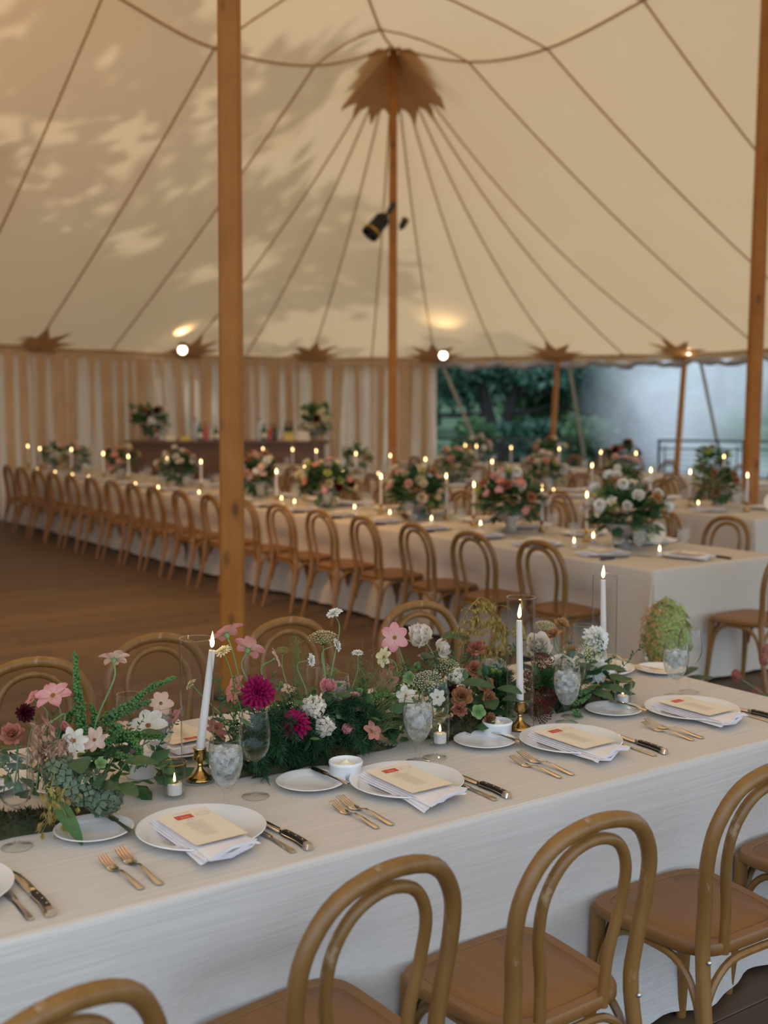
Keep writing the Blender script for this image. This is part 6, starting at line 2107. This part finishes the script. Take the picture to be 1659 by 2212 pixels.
# ================================================================ the bar
M['bar'] = wood_mat('bar_wood', (0.13, 0.06, 0.025), (0.19, 0.09, 0.04), (0.15, 0.07, 0.03), (2, 30, 30), rough=0.45)
bo = C(-4.10, 19.0)
bar = thing('bar_counter', 'dark wooden bar counter in front of the curtains', 'bar', (bo.x, bo.y, 0), -YAW)
BL = 3.15
ob('counter_top', MB().box((BL / 2, .25, 1.085), (BL + .1, .66, .055), bev=.008).mesh('counter_top', M['bar'], False), bar)
ob('body', MB().box((BL / 2, .28, .53), (BL - .06, .5, 1.055)).mesh('body', M['bar'], False), bar)
for k in range(6):
    w = (BL - .1) / 6
    ob('front_panel', MB().box((.05 + w * (k + .5), .02, .54), (w - .05, .03, .86), bev=.012).mesh('front_panel', M['bar'], False), bar)
ob('plinth', MB().box((BL / 2, .02, .055), (BL, .06, .10)).mesh('plinth', M['bar'], False), bar)
BT = 1.114
def on_bar(x, y=.25):
    p = C(-4.10 + x, 19.0 + y)
    return (p.x, p.y, BT)
def bottle(x, y, h, r, mat, cap, label, labm=None):
    t = thing('bottle', label, 'bottle', on_bar(x, y), 0, 'bottles on the bar')
    ob('body', MB().lathe([(0, 0), (r, 0), (r, h * .58), (r * .85, h * .66), (r * .36, h * .76), (r * .34, h * .93)], 14).mesh('body', mat), t)
    ob('cap', MB().lathe([(r * .40, h * .92), (r * .40, h), (0, h)], 10).mesh('cap', cap), t)
    if labm:
        ob('paper_label', MB().lathe([(r * 1.02, h * .15), (r * 1.02, h * .45)], 14).mesh('paper_label', labm), t)
M['b_clear'] = pmat('clear_bottle', (.55, .62, .66), rough=.1)
M['b_green'] = pmat('green_bottle', (.02, .13, .05), rough=.12)
M['b_red'] = pmat('red_bottle', (.50, .06, .03), rough=.12)
M['b_dark'] = pmat('dark_bottle', (.03, .035, .02), rough=.12)
M['b_yellow'] = pmat('yellow_label', (.66, .52, .12), rough=.6)
M['cap_blue'] = pmat('blue_cap', (.05, .10, .25), rough=.4)
for a in ((1.04, .2, .36, .040, 'b_clear', 'cap_blue', 'tall clear bottle with blue cap at the end of the red and green bottles', None), (1.12, .15, .28, .045, 'b_green', 'lamp_black', 'green bottle with pale label beside the tall clear one', 'card'), (1.20, .2, .29, .042, 'b_red', 'b_red', 'red bottle nearest the thick pole', None), (1.30, .2, .22, .040, 'b_clear', 'cap_blue', 'short clear bottle partly near the thick pole', 'card'), (1.38, .15, .23, .04, 'b_dark', 'b_red', 'short dark bottle beside the thick pole', 'card'),
          (2.08, .2, .36, .040, 'b_clear', 'cap_blue', 'tall clear bottle with blue cap in the second group', None), (2.16, .15, .27, .045, 'b_green', 'lamp_black', 'green bottle with pale label in the second group', 'card'), (2.26, .2, .27, .046, 'b_red', 'lamp_black', 'red bottle in the second group', None), (2.33, .16, .28, .036, 'b_dark', 'lamp_black', 'dark red wine bottle in the second group', None), (2.41, .2, .20, .042, 'b_clear', 'b_green', 'squat clear bottle in the second group', 'card'), (2.51, .2, .31, .040, 'b_dark', 'lamp_black', 'dark bottle with yellow label closest to the red bottles', 'b_yellow'), (2.59, .2, .31, .040, 'b_dark', 'lamp_black', 'dark bottle with yellow label closest to the end bouquet', 'b_yellow')):
    bottle(a[0], a[1], a[2], a[3], M[a[4]], M[a[5]], a[6], M[a[7]] if a[7] else None)
for x, y, w, h, m, lb in ((.66, .05, .16, .09, 'card', 'cream tent card on the bar beside the leafy bouquet'), (.90, .05, .15, .07, 'b_yellow', 'yellowish bowl-like box on the bar before the first bottles'), (2.58, .02, .17, .11, 'b_yellow', 'yellow box on the bar before the dark bottles'), (2.80, .02, .19, .15, 'card', 'cream block sign on the bar near the end bouquet')):
    t = MB()
    t.add([(-w / 2, -.05, 0), (w / 2, -.05, 0), (w / 2, .05, 0), (-w / 2, .05, 0), (-w / 2 + .01, -.012, h), (w / 2 - .01, -.012, h), (w / 2 - .01, .012, h), (-w / 2 + .01, .012, h)], [(3, 2, 1, 0), (4, 5, 6, 7), (0, 1, 5, 4), (1, 2, 6, 5), (2, 3, 7, 6), (3, 0, 4, 7)])
    inst(t.mesh('bar_card', M[m], False), 'bar_card', lb, 'sign', on_bar(x, y), -YAW, 'cards on the bar')
p = on_bar(.33, .22)
bb = bowl_bouquet(p[0], p[1], 'large leafy bouquet with white blooms at the first end of the bar', [('ranunculus', 'white'), ('dahlia', 'white'), ('ball_dahlia', 'burgundy'), ('lisianthus', 'tan')], 301, 'bar bouquets', 1.25, False, BT)
ob('foliage', leaves_joined([(Vector((R.gauss(-.12, .08), R.gauss(0, .05), R.uniform(.25, .5))), C(-.6, 0, 1) + Vector((R.gauss(0, .3), R.gauss(0, .3), 0))) for q in range(40)], M['leaf2'], 'foliage', .16, .3, 5), bb, kind='stuff')
p = on_bar(2.98, .22)
bb = bowl_bouquet(p[0], p[1], 'lime and green bouquet at the other end of the bar', [('hellebore', 'lime'), ('umbel', 'lime'), ('ball_dahlia', 'burgundy'), ('stock', 'cream')], 302, 'bar bouquets', 1.15, False, BT)
ob('foliage', leaves_joined([(Vector((R.gauss(0, .1), R.gauss(0, .05), R.uniform(.3, .5))), Vector((R.gauss(0, .5), R.gauss(0, .3), 1))) for q in range(50)], M['leaf2'], 'foliage', .14, .3, 6), bb, kind='stuff')
